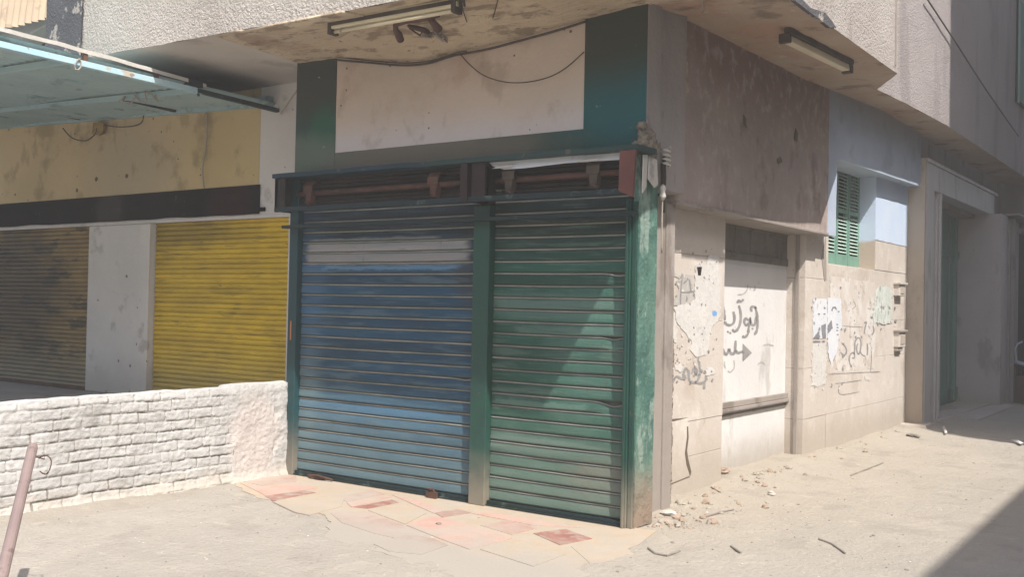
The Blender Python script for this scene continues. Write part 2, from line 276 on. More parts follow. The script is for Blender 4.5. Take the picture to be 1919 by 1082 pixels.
M['lamp_dark'] = Mt('dark_lamp_fitting', .7).base('#41382f', '#54483b', 4).done()
M['wire'] = Mt('grimy_cable_sheath', .8).base('#4a423a').done()
M['wirelight'] = Mt('light_cable_sheath', .7).base('#9a9285').done()
M['spring'] = Mt('dull_spring_steel', .4, metal=.6).base('#9a948c').done()
M['paper'] = (Mt('torn_white_paper', .85).base('#cbc7c1', '#c4c0ba', 5).stain('#b2afab', 9, .58, .08, .6).stain('#8f8c88', 20, .68, .03, .5, off=5).bump(22, .006).done())
M['paper2'] = (Mt('pale_blue_white_paper', .85).base('#c9cdd3', '#d2d3d4', 5).stain('#a7abb2', 12, .6, .06, .5, (1, 1, .5)).bump(22, .003).done())
M['papergreen'] = (Mt('pale_green_torn_paper', .85).base('#b9c0b6', '#cdcfc8', 9).stain('#7f8780', 14, .56, .06, .7, (1, 1, .4)).bump(30, .006).done())
M['ink'] = Mt('faded_grey_spray_paint', .85).base('#848180', '#92908e', 9).stain('#a5a19b', 22, .58, .08, .5).done()
M['inkfaint'] = Mt('very_faint_spray_paint', .85).base('#aaa59e', '#b2ada6', 9).stain('#b9b4ac', 16, .52, .1, .7).done()
M['inkdark'] = Mt('grey_print', .85).base('#77767b', '#85848a', 14).done()
M['shutgreen'] = (Mt('window_green_paint', .55).base('#6f9585', '#668b7b', 4).stain('#6f9c8a', 9, .6, .06, .5).bump(20, .002).done())
M['slatpale'] = (Mt('pale_louvre_paint', .6).base('#bcd2c6', '#acc3b6', 6).done())
M['dark'] = Mt('dark_interior', .9).base('#17171a').done()
M['doorgreen'] = (Mt('grey_green_door_paint', .6).base('#66897c', '#709386', 2, (1, 1, .3)).stain('#6f7f79', 5, .6, .08, .4).bump(15, .003).done())
M['portal'] = (Mt('pinkish_grey_marble', .6).base('#b3a9a7', '#bcb3b0', 1.2).stain('#7c7270', 3, .55, .12, .5, (1, 1, .5)).stain('#aea49f', 9, .66, .04, .5, off=5).zband('#a0968b', 0, .4, .6, .15, 4).speckle(.06, 80).bump(12, .003).done())
M['portal_lt'] = (Mt('pale_grey_marble', .5).base('#b3aeac', '#bcb7b4', 1.5, (1, 1, .3)).stain('#837b77', 3, .56, .1, .5, (1, 1, .3)).bump(12, .003).done())
M['tan'] = (Mt('tan_stone_pier', .85).base('#a5998c', '#b0a497', 1.2, (1, 1, .5)).stain('#918477', 3, .56, .1, .5, (1, 1, .5)).zband('#a3957f', .0, .7, .6, .2, 4).speckle(.06, 80).bump(12, .004).done())
M['rubble'] = (Mt('pinkish_rubble', .95).base('#94806f', '#a29080', 6).speckle(.15, 60).bump(30, .01).done())
M['stonepale'] = (Mt('pale_stone_lump', .95).base('#c2bab0', '#b0a89e', 12).bump(30, .01).done())
M['debris'] = Mt('grey_brown_debris', .95).base('#7d746b', '#8d857b', 8).bump(30, .004).done()
M['mortar'] = (Mt('crumbling_mortar', .95).base('#8f8474', '#7a7064', 9).stain('#5d554b', 14, .58, .06, .7).speckle(.2, 60).bump(28, .02).done())
M['crack'] = Mt('open_crack', .95).base('#625649').done()
M['corr'] = (Mt('cream_corrugated_sheet', .7).base('#c0a98e', '#b39e86', 2).stain('#8f7a66', 5, .6, .06, .5).done())
M['redbrown'] = Mt('red_brown_wall', .9).base('#7b5547', '#6d4b40', 3).bump(12, .005).done()
M['greyblack'] = (Mt('flaking_dark_grey_paint', .9).base('#5c5b5d', '#525153', 2).stain('#a89f95', 6, .57, .02, .9, (1, 1, .8), off=4, det=8).speckle(.2, 90).bump(40, .02).done())
M['opp'] = (Mt('grey_facing_plaster', .9).base('#a19a93', '#968f88', .5).bump(10, .01).done())  # even grey plaster colour for the facing houses and the roof beam
M['chairwhite'] = Mt('white_plastic', .4).base('#a9b0b8', '#9aa2aa', 5).done()
M['brownwood'] = Mt('dark_brown_wood', .7).base('#4d3f36', '#5a4a3e', 5).done()
M['lightblue'] = Mt('light_blue_sticker', .6).base('#6fa0cf').done()
M['orange'] = Mt('faded_orange_sticker', .7).base('#b0714a').done()

# ================================================================== GROUND
SHX, SHY = -3.45, 6.4
def gz(x, y):
    h = .012 * fbm(x * .8, y * .8, 1) + .009 * fbm(x * 4, y * 4, 2, 3) + .0035 * fbm(x * 18, y * 18, 3, 2)
    d = x - (-3.70)
    if y > 6.6 and -1 < d < 2.2: h += .075 * math.exp(-((max(d, 0)) / .42) ** 2) * (0.7 + .5 * nz(x * 2, y * 2, 5)) * min(1, (y - 6.6) / .8)
    e = x + 6.95
    if y < 6.3 and -.3 < e < 1: h += .03 * math.exp(-(max(e, 0) / .2) ** 2)
    # the paved apron in front of the shop stays clear of dust
    k = max(0, min(1, (y - 4.7) / .5)) * max(0, min(1, (6.6 - y) / .2)) * max(0, min(1, (-3.1 - x) / .3))
    h = h * (1 - .9 * k) - .0025 * k
    return h - .004
g = MB()
def axis_pts(a, b, fine0, fine1, fs, cs):
    p = []; x = a
    while x < b: p.append(x); x += fs if fine0 <= x < fine1 else cs
    p.append(b); return p
xs = axis_pts(-60, 60, -9, 1.4, .06, 1.7); ys = axis_pts(-60, 120, 1.6, 15.5, .07, 1.9)
vs = [(x, y, gz(x, y)) for y in ys for x in xs]; nx = len(xs)
g.add(vs, [(j * nx + i, j * nx + i + 1, (j + 1) * nx + i + 1, (j + 1) * nx + i) for j in range(len(ys) - 1) for i in range(nx - 1)])
tag(g.build('ground', M['dust'], smooth=True), kind='structure')

# paved apron of mixed tiles in front of the shop (traced tile by tile)
pv = MB()
tz = .006
def tilepoly(pts, mi, z=tz):
    w = [on(x, y, 2, z) for x, y in pts]; pv.prism([(p.x, p.y, p.z - .012) for p in w], (0, 0, .012), mi)
base = [(-6.93, 6.45), (-6.93, 5.75), (-6.3, 5.45), (-5.75, 5.5), (-5.2, 5.2), (-4.9, 4.85), (-4.2, 4.75), (-3.5, 4.55), (-3.05, 4.7), (-3.1, 5.3), (-3.2, 6.0), (-3.3, 6.45)]
fine = []
for i in range(len(base)):
    a = Vector(base[i]); b = Vector(base[(i + 1) % len(base)]); n = max(1, int((b - a).length / .06))
    for k in range(n):
        p = a.lerp(b, k / n)
        if 0 < i < 10: p = p + Vector((fbm(p.x * 5, p.y * 5), fbm(p.x * 5, p.y * 5, 4))) * .06
        fine.append((p.x, p.y, -.02))
pv.prism(fine, (0, 0, .0195), 0)
for mi, z, L in [
    (2, .004, [(452, 902), (470, 893), (556, 893), (556, 903), (492, 911)]),
    (1, .006, [(450, 905), (492, 913), (560, 905), (596, 915), (500, 930)]),
    (3, .004, [(497, 931), (560, 918), (592, 924), (512, 939)]),
    (0, .006, [(512, 941), (596, 927), (645, 934), (640, 950), (580, 966), (552, 960)]),
    (2, .004, [(632, 932), (700, 919), (722, 927), (650, 941)]),
    (1, .006, [(650, 943), (722, 929), (735, 932), (660, 951)]),
    (3, .004, [(662, 951), (735, 937), (748, 943), (690, 954)]),
    (0, .006, [(690, 957), (752, 944), (800, 962), (760, 983)]),
    (1, .006, [(735, 928), (775, 935), (835, 958), (815, 963)]),
    (2, .004, [(620, 962), (684, 958), (758, 985), (800, 1003), (770, 1016), (700, 1000), (640, 980)]),
    (3, .006, [(700, 1020), (760, 1003), (808, 1008), (840, 1022), (790, 1040), (730, 1034)]),
    (3, .006, [(815, 962), (860, 955), (885, 962), (830, 970)]),
    (1, .006, [(762, 985), (812, 966), (900, 990), (960, 1010), (880, 1030), (830, 1012)]),
    (2, .004, [(900, 985), (960, 975), (1010, 990), (960, 1003)]),
    (0, .006, [(900, 1030), (965, 1012), (1060, 1040), (1000, 1062)]),
    (1, .006, [(870, 960), (930, 962), (1090, 990), (1000, 985)]),
    (3, .006, [(1000, 1000), (1060, 992), (1110, 1010), (1050, 1022)]),
    (0, .004, [(1070, 1024), (1140, 1010), (1190, 1040), (1110, 1060)])]:
    tilepoly(L, mi, .002 if z < .005 else .0035)
tag(pv.build('pavement', [M['tile_cream'], M['tile_pink'], M['tile_brown'], M['tile_red']]), kind='structure')

# ================================================================== CORNER BUILDING
B = empty('corner_building', (-3.45, 6.4, 0), 'weathered corner building with roller shuttered shops under an overhanging rough rendered upper floor', 'building')
def part(name, mb, mat, parent=B, bevel=0, smooth=False, label=None):
    o = mb.build(name, mat, parent, bevel, smooth)
    if label: o['label'] = label
    return o
def rough(mb_fn, amp):  # displaced face helper
    return mb_fn
# --- shop front wall around the shutters
SOF = [(-6.97, 3.70), (-6.479, 3.681), (-6.095, 3.61), (-5.729, 3.545), (-5.439, 3.53), (-5.107, 3.564), (-4.867, 3.567), (-4.387, 3.607), (-3.916, 3.66), (-3.693, 3.678), (-3.40, 3.695)]
def sofz(x):
    for (a, za), (b, zb) in zip(SOF, SOF[1:]):
        if x <= b: return za + (zb - za) * max(0, (x - a)) / (b - a)
    return SOF[-1][1]
fw = MB()
fw.box(-6.97, -6.47, 6.4, 6.9, 2.68, 4.0); fw.box(-3.93, -3.416, 6.4, 6.6, 2.68, 4.0)
fw.box(-6.47, -3.93, 6.4, 6.9, 2.68, 2.853); fw.box(-6.47, -3.93, 6.43, 6.9, 2.853, 4.0)
sw = part('shopfront_wall', fw, M['greenwall'], bevel=.006)
sp = MB()
def wavy(u, v):
    x = -6.47 + 2.54 * u; z = 2.85 + .004 * nz(x * 3, 1) + (1.0) * v
    return (x, 6.409 - .004 * fbm(x * 2, z * 2) + (0.0), z)
sp.grid(wavy, 60, 20)
sp.box(-6.469, -3.931, 6.418, 6.429, 2.86, 3.9)
part('sign_panel', sp, M['panel'], sw, smooth=False, label='dirty white rectangular wall panel above the shutters')
# corner pier of bare cement, upper zone
cp = MB(); cp.box(-3.60, -3.412, 6.404, 6.62, 2.66, 4.0); cp.box(-3.9, -3.455, 6.62, 7.12, 2.42, 4.0)
part('cement_pier', cp, M['cement'], bevel=.012)
# green rendered return of the corner, with a lumpy face
gr = MB()
def retf(u, v):
    y = 6.405 + .27 * u; z = 2.64 * v; return (-3.452 + .016 * fbm(y * 5, z * 3, 2) * (1 if 0 < u < 1 else .3), y, z)
gr.grid(retf, 10, 60)
def retfront(u, v):
    x = -3.50 + .048 * u; z = 2.64 * v; return (x + (.016 * fbm(6.405 * 5, z * 3, 2) * .3 if u == 1 else 0), 6.405, z)
gr.grid(retfront, 2, 60)
gr.box(-3.9, -3.475, 6.50, 6.66, 0, 2.6)
part('corner_return', gr, M['greenreturn'], smooth=True, label='lumpy green painted return face at the street corner')
cs = MB(); cs.box(-3.9, -3.585, 6.676, 7.22, -.02, 2.40); cs.box(-3.62, -3.565, 7.06, 7.2, -.02, 2.36)
part('corner_pilaster', cs, M['stone_dark'], bevel=.01)
# steel posts of the shopfront
po = MB(); po.box(-6.97, -6.865, 6.36, 6.52, 0, 2.64); part('shutter_post', po, M['tealpost'], bevel=.006, label='dark teal post at the left end of the blue shutter')
po = MB(); po.box(-4.885, -4.73, 6.355, 6.52, 0, 2.32); part('shutter_post', po, M['greenpost'], bevel=.006, label='green post between the blue and green shutters')
po = MB(); po.box(-3.545, -3.503, 6.37, 6.52, 0, 2.32); po.box(-3.50, -3.462, 6.385, 6.404, 0, 2.3); po.box(-3.535, -3.515, 6.355, 6.369, 0, 2.3)
part('shutter_post', po, M['greenpost'], bevel=.004, label='narrow green post at the street corner')
# --- roller shutters with wide slats
def wide_shutter(x0, x1, ztop, mat, seed, label, bent=()):
    pitch = .0925; prof = [(-.002, .0135, 1), (-.002, .0165, 0), (-.0135, .0185, 0), (-.0165, .027, 0), (-.0150, .047, 0), (-.0118, .068, 0), (-.0085, .0835, 0), (-.007, .0855, 1), (-.003, .0865, 1), (-.003, .0895, 2), (-.010, .0915, 2), (-.0115, .096, 2), (-.0105, .1000, 2), (-.004, .1020, 1), (-.002, .106, 1)]
    mb = MB(); N = 36; n = int(ztop / pitch) + 1
    for k in range(n):
        z0 = .045 + k * pitch - .0135; tilt = random.uniform(-.003, .003); push = random.uniform(-.003, .003)
        rows = []
        for (d, z, mi) in prof:
            row = []
            for i in range(N + 1):
                x = x0 + (x1 - x0) * i / N
                wob = .0022 * nz(x * 3 + seed, k * 1.3, seed); sag = -.0055 * math.sin(math.pi * i / N) * (.5 + .5 * nz(k * 1.1, seed))
                dent = 0
                for (bx, bk, ba, bw) in bent:
                    dent += ba * math.exp(-((x - bx) / bw) ** 2) * (1 if bk == k else 0)
                row.append((x, 6.435 + d + push + wob * 2 + abs(dent) * .5, z0 + z + tilt * (i / N - .5) + wob * .5 + sag - dent))
            rows.append(row)
        for a in range(len(rows) - 1):
            mi = prof[a][2]
            mb.add(rows[a] + rows[a + 1], [(i, i + 1, N + 2 + i, N + 1 + i) for i in range(N)], 2 if mi == 1 else (1 if mi == 2 else 0))
    mb.box(x0, x1, 6.45, 6.47, .0, ztop + .05, 2)
    o = part('roller_shutter', mb, [mat, M['lip'], M['groove']], label=label); return o
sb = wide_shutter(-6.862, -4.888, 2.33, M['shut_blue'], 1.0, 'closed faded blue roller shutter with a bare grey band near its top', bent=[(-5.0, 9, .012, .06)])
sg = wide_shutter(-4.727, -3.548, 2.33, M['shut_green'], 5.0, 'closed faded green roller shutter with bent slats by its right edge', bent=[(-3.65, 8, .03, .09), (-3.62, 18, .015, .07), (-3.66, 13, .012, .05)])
for s_, a, b in ((sb, -6.862, -4.888), (sg, -4.727, -3.548)):
    mb = MB(); mb.box(a, b, 6.385, 6.412, .012, .042); mb.box(a, b, 6.37, 6.384, .008, .016)
    part('bottom_bar', mb, M['rail'], s_, bevel=.003)
mb = MB(); mb.tube([(-5.27, 6.37, .03), (-5.27, 6.34, .07), (-5.22, 6.33, .075), (-5.21, 6.36, .03)], .009); mb.box(-5.29, -5.19, 6.33, 6.36, .0, .05)
part('hasp', mb, M['rust'], sb)
mb = MB(); mb.box(-6.62, -6.45, 6.33, 6.37, .005, .03); mb.tube([(-6.66, 6.36, .02), (-6.5, 6.32, .04), (-6.35, 6.35, .015)], .01); part('hasp', mb, M['rust'], sb)
mb = MB(); mb.prism([(-6.93, 6.358, 1.2), (-6.915, 6.358, 1.2), (-6.915, 6.358, 1.37), (-6.93, 6.358, 1.37)], (0, -.003, 0)); part('sticker', mb, M['orange'], label='small faded orange strip on the teal post')
# --- shutter housing above
mb = MB(); mb.box(-7.0, -3.35, 6.28, 6.5, 2.10, 2.11)
H = MB()
def ledge(x0, x1, y0, y1, z0, z1, amp=.006, n=50):
    def q(y, z): return [(x0 + (x1 - x0) * i / n, y + amp * .6 * nz(i * .3, 7, z), z + amp * nz(i * .23, 3) * (1.5 if y < 6.3 else .5)) for i in range(n + 1)]
    rows = [q(y0, z0), q(y0, z1), q(y1, z1), q(y1, z0), q(y0, z0)]
    m_ = MB()
    for a in range(4): m_.add(rows[a] + rows[a + 1], [(i, i + 1, n + 2 + i, n + 1 + i) for i in range(n)])
    m_.add([rows[0][0], rows[1][0], rows[2][0], rows[3][0], rows[0][n], rows[1][n], rows[2][n], rows[3][n]], [(0, 1, 2, 3), (7, 6, 5, 4)])
    return m_
hs = MB(); hs.box(-6.99, -3.46, 6.47, 6.56, -.02, 2.68)     # back plate behind the shutters, added to block light
hs = part('shutter_housing', hs, M['darkmetal'], label='open fronted shutter housing with exposed rusty roller')
part('top_ledge', ledge(-7.02, -3.36, 6.185, 6.47, 2.635, 2.672), M['ledge'], hs)
part('front_rail', ledge(-7.0, -3.47, 6.20, 6.23, 2.335, 2.375), M['rail'], hs)
part('lower_ledge', ledge(-6.99, -3.44, 6.28, 6.35, 2.195, 2.222, .003), M['rail'], hs)
mb = MB(); mb.box(-7.0, -6.96, 6.2, 6.46, 2.34, 2.64); mb.box(-7.0, -6.87, 6.2, 6.215, 2.376, 2.63); part('end_plate', mb, M['darkmetal'], hs, bevel=.003)
mb = MB(); mb.hexa([(-3.485, 6.15, 2.35), (-3.385, 6.17, 2.305), (-3.385, 6.2, 2.305), (-3.485, 6.2, 2.35)], [(-3.48, 6.15, 2.625), (-3.37, 6.17, 2.632), (-3.37, 6.2, 2.632), (-3.48, 6.2, 2.625)])
part('end_plate', mb, M['maroon'], hs, bevel=.003, label='red oxide end plate at the street corner')
mb = MB(); mb.box(-4.90, -4.83, 6.19, 6.46, 2.345, 2.633); mb.box(-4.80, -4.67, 6.205, 6.23, 2.34, 2.633); part('centre_plate', mb, M['maroon_dark'], hs, bevel=.003)
for (a, b) in ((-6.85, -4.92), (-4.65, -3.5)):
    mb = MB(); mb.tube([(a, 6.33, 2.50), (b, 6.33, 2.505)], .022, 12); part('roller_pipe', mb, M['rust'], hs, smooth=True)
    mb = MB()                                                # slatted curtain wound round the drum
    for k in range(9):
        t = k / 8; y = 6.44 - .07 * math.sin(t * 2.2); z = 2.34 + .034 * k; mb.box(a, b, y - .008, y + .006, z, z + .027)
    part('rolled_curtain', mb, M['darkmetal'], hs, bevel=.003)
for x, hh in ((-6.65, 0), (-5.235, .02), (-4.50, 0), (-3.76, .01)):
    mb = MB()
    w_ = .055
    mb.add([(x + s * w_, y, z) for (y, z) in ((6.40, 2.585), (6.30, 2.60), (6.265, 2.56), (6.26, 2.50)) for s in (-1, 1)] + [(x + s * w_, y + .006, z - .006) for (y, z) in ((6.40, 2.585), (6.30, 2.60), (6.265, 2.56), (6.26, 2.50)) for s in (-1, 1)],
           [(0, 1, 3, 2), (2, 3, 5, 4), (4, 5, 7, 6), (8, 9, 11, 10), (10, 11, 13, 12), (12, 13, 15, 14), (0, 8, 10, 2), (2, 10, 12, 4), (4, 12, 14, 6), (1, 9, 11, 3), (3, 11, 13, 5), (5, 13, 15, 7), (6, 7, 15, 14)])
    mb.hexa([(x - .025, 6.27, 2.40), (x + .025, 6.27, 2.39), (x + .025, 6.33, 2.39), (x - .025, 6.33, 2.40)], [(x - .04, 6.27, 2.52), (x + .04, 6.27, 2.52), (x + .04, 6.33, 2.52), (x - .04, 6.33, 2.52)])
    mb.tube([(x, 6.26, 2.42), (x + .05, 6.25, 2.385 + hh)], .014)
    part('roller_bracket', mb, M['rust'] if x < -5 else M['lamp_dark'], hs, bevel=.002)
mb = MB(); top = [on(x, y, 1, 6.27) for x, y in ((915, 303), (1000, 298), (1090, 291), (1172, 285))]; bot = [on(x, y, 1, 6.25) for x, y in ((1172, 299), (1120, 302), (1060, 306), (985, 315), (945, 318), (925, 312))]
mb.prism(top + bot, (0, -.004, 0)); part('hanging_sheet', mb, M['paper2'], hs, label='pale torn sheet hanging under the ledge')
for x in (-4.52, -3.78):
    mb = MB(); mb.prism([(x - .11, 6.24, 2.585), (x - .05, 6.24, 2.60), (x + .1, 6.24, 2.605), (x + .07, 6.24, 2.585), (x, 6.23, 2.58)], (0, -.008, -.003)); part('torn_flap', mb, M['tinwhite'], hs)
# bent sheet scraps at the corner
mb = MB()
for (p, q_) in (([(1205, 290), (1213, 290), (1210, 350), (1203, 362)], 6.385), ([(1216, 292), (1230, 300), (1232, 345), (1226, 352), (1214, 335)], 6.5)):
    w_ = [on(x, y, 0, -3.40) for x, y in p]; mb.prism(w_, (.006, .004, 0))
part('bent_flashing', mb, M['tinwhite'], B, label='bent pale metal strips at the corner above the green return')
# crumbling mortar at the corner over the ledge
def lump(mb, c, r, seed, n=9, sq=(1, 1, 1), mi=0):
    def f(u, v):
        a = u * 2 * math.pi; b = (v - .5) * math.pi
        d = Vector((math.cos(a) * math.cos(b), math.sin(a) * math.cos(b), math.sin(b)))
        k = 1 + .45 * fbm(d.x * 1.6 + seed, d.y * 1.6, d.z * 1.6)
        return (c[0] + d.x * r * k * sq[0], c[1] + d.y * r * k * sq[1], c[2] + d.z * r * k * sq[2])
    mb.grid(f, n + 3, n, mi)
mb = MB(); lump(mb, (-3.43, 6.45, 2.73), .085, 3, 16, (.7, 1.3, .9)); lump(mb, (-3.44, 6.56, 2.70), .08, 8, 14, (.5, 1.2, .8)); lump(mb, (-3.44, 6.39, 2.83), .035, 5, 10); lump(mb, (-3.46, 6.34, 2.69), .03, 6, 10)
part('crumbling_mortar', mb, M['mortar'], smooth=True)
mb = MB()   # ragged plaster edge up the cement pier and down beside the stone
for i in range(26):
    z = 2.75 + i * .04; lump(mb, (-3.50, 7.13 + .03 * nz(i * .7, 3), z), .022 + .012 * random.random(), i, 6, (.6, .8, 1.6))
part('ragged_plaster_edge', mb, M['cement'], smooth=True)
mb = MB()
for i in range(34):
    z = .05 + i * .038; lump(mb, (-3.585, 7.22 + .015 * nz(i, 9), z), .012 + .012 * random.random(), i + 50, 6, (.7, .9, 1.5))
part('ragged_plaster_edge', mb, M['mortar'], smooth=True)

# --- street side: stone faced wall, built in slabs round the openings
X0 = -3.70
st = MB()
def slabs(y0, y1, z0, z1, cuts_y=(), cuts_z=(), mi=0, x=X0):
    yy = [y0, *cuts_y, y1]; zz = [z0, *cuts_z, z1]
    for a, b in zip(yy, yy[1:]):
        for c, d in zip(zz, zz[1:]):
            o = random.uniform(-.003, .003); st.box(x - .25, x + o, a + .0015, b - .0015, c + .0015, d - .0015, mi)
st.box(-4.1, X0 - .012, 7.2, 8.42, -.05, 2.42); st.box(-4.1, X0 - .012, 10.52, 14.5, -.05, 2.08)
slabs(7.22, 8.45, .33, 2.42, (), (.62, 1.45, 2.0))
slabs(7.22, 8.45, -.05, .33, (), ())
slabs(10.5, 11.22, -.05, 2.42, (), (.42, .95, 1.9))
slabs(11.225, 14.5, -.05, 2.08, (12.9,), (.42, 1.0, 1.46))
slabs(13.02, 14.5, 2.083, 2.45, (), ())
swl = part('stone_wall', st, M['stone'], bevel=.003)
mb = MB(); 
def slip(pts, x, mb, th=.003): mb.prism([on(a, b, 0, x) for a, b in pts], (th, 0, 0))
# loose cracked slab low on the pier
slip([(1252, 788), (1289, 786), (1288, 820), (1284, 845), (1287, 870), (1292, 893), (1262, 905), (1248, 912)], X0 + .003, mb, .006)
part('loose_slab', mb, M['stone'], swl, bevel=.003, label='pale loose slab with a broken edge at the pier foot')
mb = MB(); slip([(1288, 800), (1290, 800), (1291, 820), (1288, 845), (1290, 860), (1296, 885), (1294, 893), (1287, 872), (1284, 850), (1288, 820)], X0 + .0102, mb, .001)
slip([(1250, 789), (1262, 790), (1292, 783), (1262, 786)], X0 + .0102, mb, .001)
part('crack', mb, M['crack'], swl)
mb = MB(); slip([(1540, 480), (1548, 440), (1549, 525), (1545, 528)], X0 + .004, mb); part('crack', mb, M['stone_dark'], swl)
# --- brown upper panel and pale blue band, standing proud of the stone
def bandslab(y0, y1, z0f, z1f, mat, name, label=None, xb=-3.9, xf=-3.54, parent=B, amp=.006):
    mb = MB(); n = max(4, int((y1 - y0) / .12)); mz = 14
    mb.grid(lambda u, v: (xf + amp * fbm((y0 + (y1 - y0) * u) * 2, v * 3, 5), y0 + (y1 - y0) * u, z0f(y0 + (y1 - y0) * u) * (1 - v) + z1f * v), n, mz)
    f0 = lambda u: (xf + amp * fbm((y0 + (y1 - y0) * u) * 2, 0, 5), y0 + (y1 - y0) * u, z0f(y0 + (y1 - y0) * u))
    mb.grid(lambda u, v: tuple(Vector(f0(u)).lerp(Vector((xb, f0(u)[1], f0(u)[2])), v)), n, 3)
    for yy, u in ((y0, 0), (y1, 1)):
        mb.grid(lambda a, v: (xb + (xf + amp * fbm(yy * 2, v * 3, 5) - xb) * a, yy, z0f(yy) * (1 - v) + z1f * v), 3, mz)
    return part(name, mb, mat, parent, label=label)
bp_ = bandslab(7.125, 10.70, lambda y: 2.375 + .008 * nz(y * 1.5, 3), 4.2, M['brown'], 'wall_panel', 'large stained brown plaster panel above the boarded doorway')
mb = MB(); mb.box(-3.9, -3.525, 7.13, 10.70, 2.352, 2.378)
part('panel_lip', mb, M['stone_dark'], bp_, bevel=.004)
bb = bandslab(10.702, 10.98, lambda y: 2.36, 4.2, M['blue_wall'], 'blue_band')
bandslab(10.982, 14.50, lambda y: 3.20 + .02 * (y - 11) , 4.3, M['blue_wall'], 'blue_band', xb=-4.1)
mb = MB(); mb.prism([on(a, b, 0, -3.528) for a, b in ragged(((1274, 52), (1281, 52), (1286, 95), (1290, 130), (1292, 170), (1284, 185), (1280, 215), (1282, 250), (1277, 262), (1274, 230), (1276, 190), (1270, 170), (1271, 110)), 4, 1.5, 2)], (-.006, 0, 0)); part('plaster_streak', mb, M['soffit_side'], bp_, label='pale ragged plaster streak down the left edge of the brown panel')
for pts in (((1395, 215), (1399, 222), (1400, 240), (1396, 232)), ((1492, 240), (1496, 250), (1495, 266), (1490, 262)), ((1458, 298), (1464, 294), (1467, 304), (1460, 306))):
    mb = MB(); mb.prism([on(a, b, 0, -3.522) for a, b in pts], (-.006, 0, 0)); part('gouge', mb, M['crack'], bp_)
# --- window recess with louvred shutters
mb = MB(); mb.box(-4.3, X0 + .001, 13.005, 14.5, 2.455, 3.4); mb.box(-4.3, X0 - .003, 13.0, 13.003, 2.08, 3.35)
part('window_jamb', mb, M['jamb_blue'], bevel=.004)
mb = MB(); mb.box(-4.4, -4.1, 10.5, 13.2, 1.9, 3.6); part('window_backing', mb, M['dark'])
Wn = empty('window', (-3.93, 12.2, 2.7), None, None); Wn.parent = B; Wn.location = Vector((-3.93, 12.2, 2.7)) - Vector(B.location)
for k in list(Wn.keys()): del Wn[k]
mb = MB(); mb.box(-4.06, -3.86, 10.9, 13.0, 2.075, 2.105); 
part('sill', mb, M['stone'], Wn)
def leaf(y0, y1):
    z0, z1 = 2.11, 3.34; st_ = .055; x = -3.90
    mb = MB(); mb.box(x - .035, x, y0, y0 + st_, z0, z1); mb.box(x - .035, x, y1 - st_, y1, z0, z1); mb.box(x - .035, x, y0 + st_, y1 - st_, z0, z0 + .13); mb.box(x - .035, x, y0 + st_, y1 - st_, z1 - .08, z1); mb.box(x - .035, x, y0 + st_, y1 - st_, 2.74, 2.79)
    o = part('shutter_leaf', mb, M['shutgreen'], Wn, bevel=.003)
    mb = MB(); z = z0 + .15
    while z < z1 - .1:
        if not 2.71 < z < 2.80:
            mb.hexa([(x - .032, y0 + st_, z + .022), (x + .004, y0 + st_, z), (x + .004, y1 - st_, z), (x - .032, y1 - st_, z + .022)], [(x - .032, y0 + st_, z + .028), (x + .004, y0 + st_, z + .006), (x + .004, y1 - st_, z + .006), (x - .032, y1 - st_, z + .028)])
        z += .042
    part('louvres', mb, M['slatpale'], o)
for a in (11.22, 11.67, 12.12, 12.57): leaf(a, a + .43)
# --- boarded doorway
D = MB(); D.box(-4.0, -3.90, 8.40, 10.57, -.05, 1.98); D.box(-3.99, -3.905, 8.40, 10.57, 1.98, 2.45)
D = part('boarded_doorway', D, M['board'], label='tall doorway boarded over with white painted panels')
mb = MB(); mb.box(-3.905, -3.865, 8.46, 10.5, .635, .69); mb.box(-3.905, -3.85, 8.46, 10.5, .60, .632); mb.box(-3.905, -3.88, 8.46, 10.5, .55, .57); part('door_rail', mb, M['stone_dark'], D, bevel=.004)
mb = MB(); mb.box(-3.905, -3.885, 8.46, 10.5, 2.02, 2.09)
for y in (8.75, 9.12, 9.5, 9.88, 10.22): mb.box(-3.905, -3.89, y, y + .05, 2.09, 2.42)
mb.box(-3.905, -3.892, 8.46, 10.5, 2.33, 2.37); part('grille', mb, M['grille'], D, bevel=.003)
mb = MB(); mb.box(-3.902, -3.899, 8.46, 10.5, 2.09, 2.44); part('transom', mb, M['grille'], D)
mb = MB(); mb.box(-4.0, -3.703, 10.502, 10.56, -.05, 2.44) ; mb.box(-3.80, -3.76, 10.48, 10.503, -.05, 2.4); part('door_jamb', mb, M['stone_dark'], D, bevel=.004)
# --- entrance portal further along the street
Pn = empty('entrance_portal', (-3.5, 16.5, 0), None, None); Pn.parent = B; Pn.location = Vector((-3.5, 16.5, 0)) - Vector(B.location)
for k in list(Pn.keys()): del Pn[k]
mb = MB(); mb.box(-4.4, -3.475, 14.502, 14.55, 0, 3.66); mb.box(-4.4, -3.49, 14.55, 14.62, 0, 3.66); part('pilaster', mb, M['tan'], Pn, bevel=.01)
mb = MB(); mb.box(-4.4, -3.48, 14.62, 15.02, 0, 3.29); mb.box(-4.4, -3.53, 15.02, 15.32, 0, 3.27); mb.box(-4.4, -3.50, 15.32, 15.42, 0, 3.27); mb.box(-4.4, -3.48, 15.42, 15.5, 0, 3.27)
part('door_surround', mb, M['portal_lt'], Pn, bevel=.008)
mb = MB(); mb.box(-4.4, -3.48, 14.62, 19.3, 3.27, 3.62); mb.box(-4.4, -3.455, 14.56, 19.5, 3.62, 3.67); part('lintel', mb, M['portal_lt'], Pn, bevel=.008)
mb = MB(); mb.box(-4.6, -3.98, 15.4, 18.9, .05, 3.3); dr = part('door', mb, M['doorgreen'], Pn, bevel=.006)
mb = MB()
for y in (15.6, 16.5, 17.4, 18.2): 
    mb.box(-3.98, -3.955, y, y + .12, .1, 3.2)
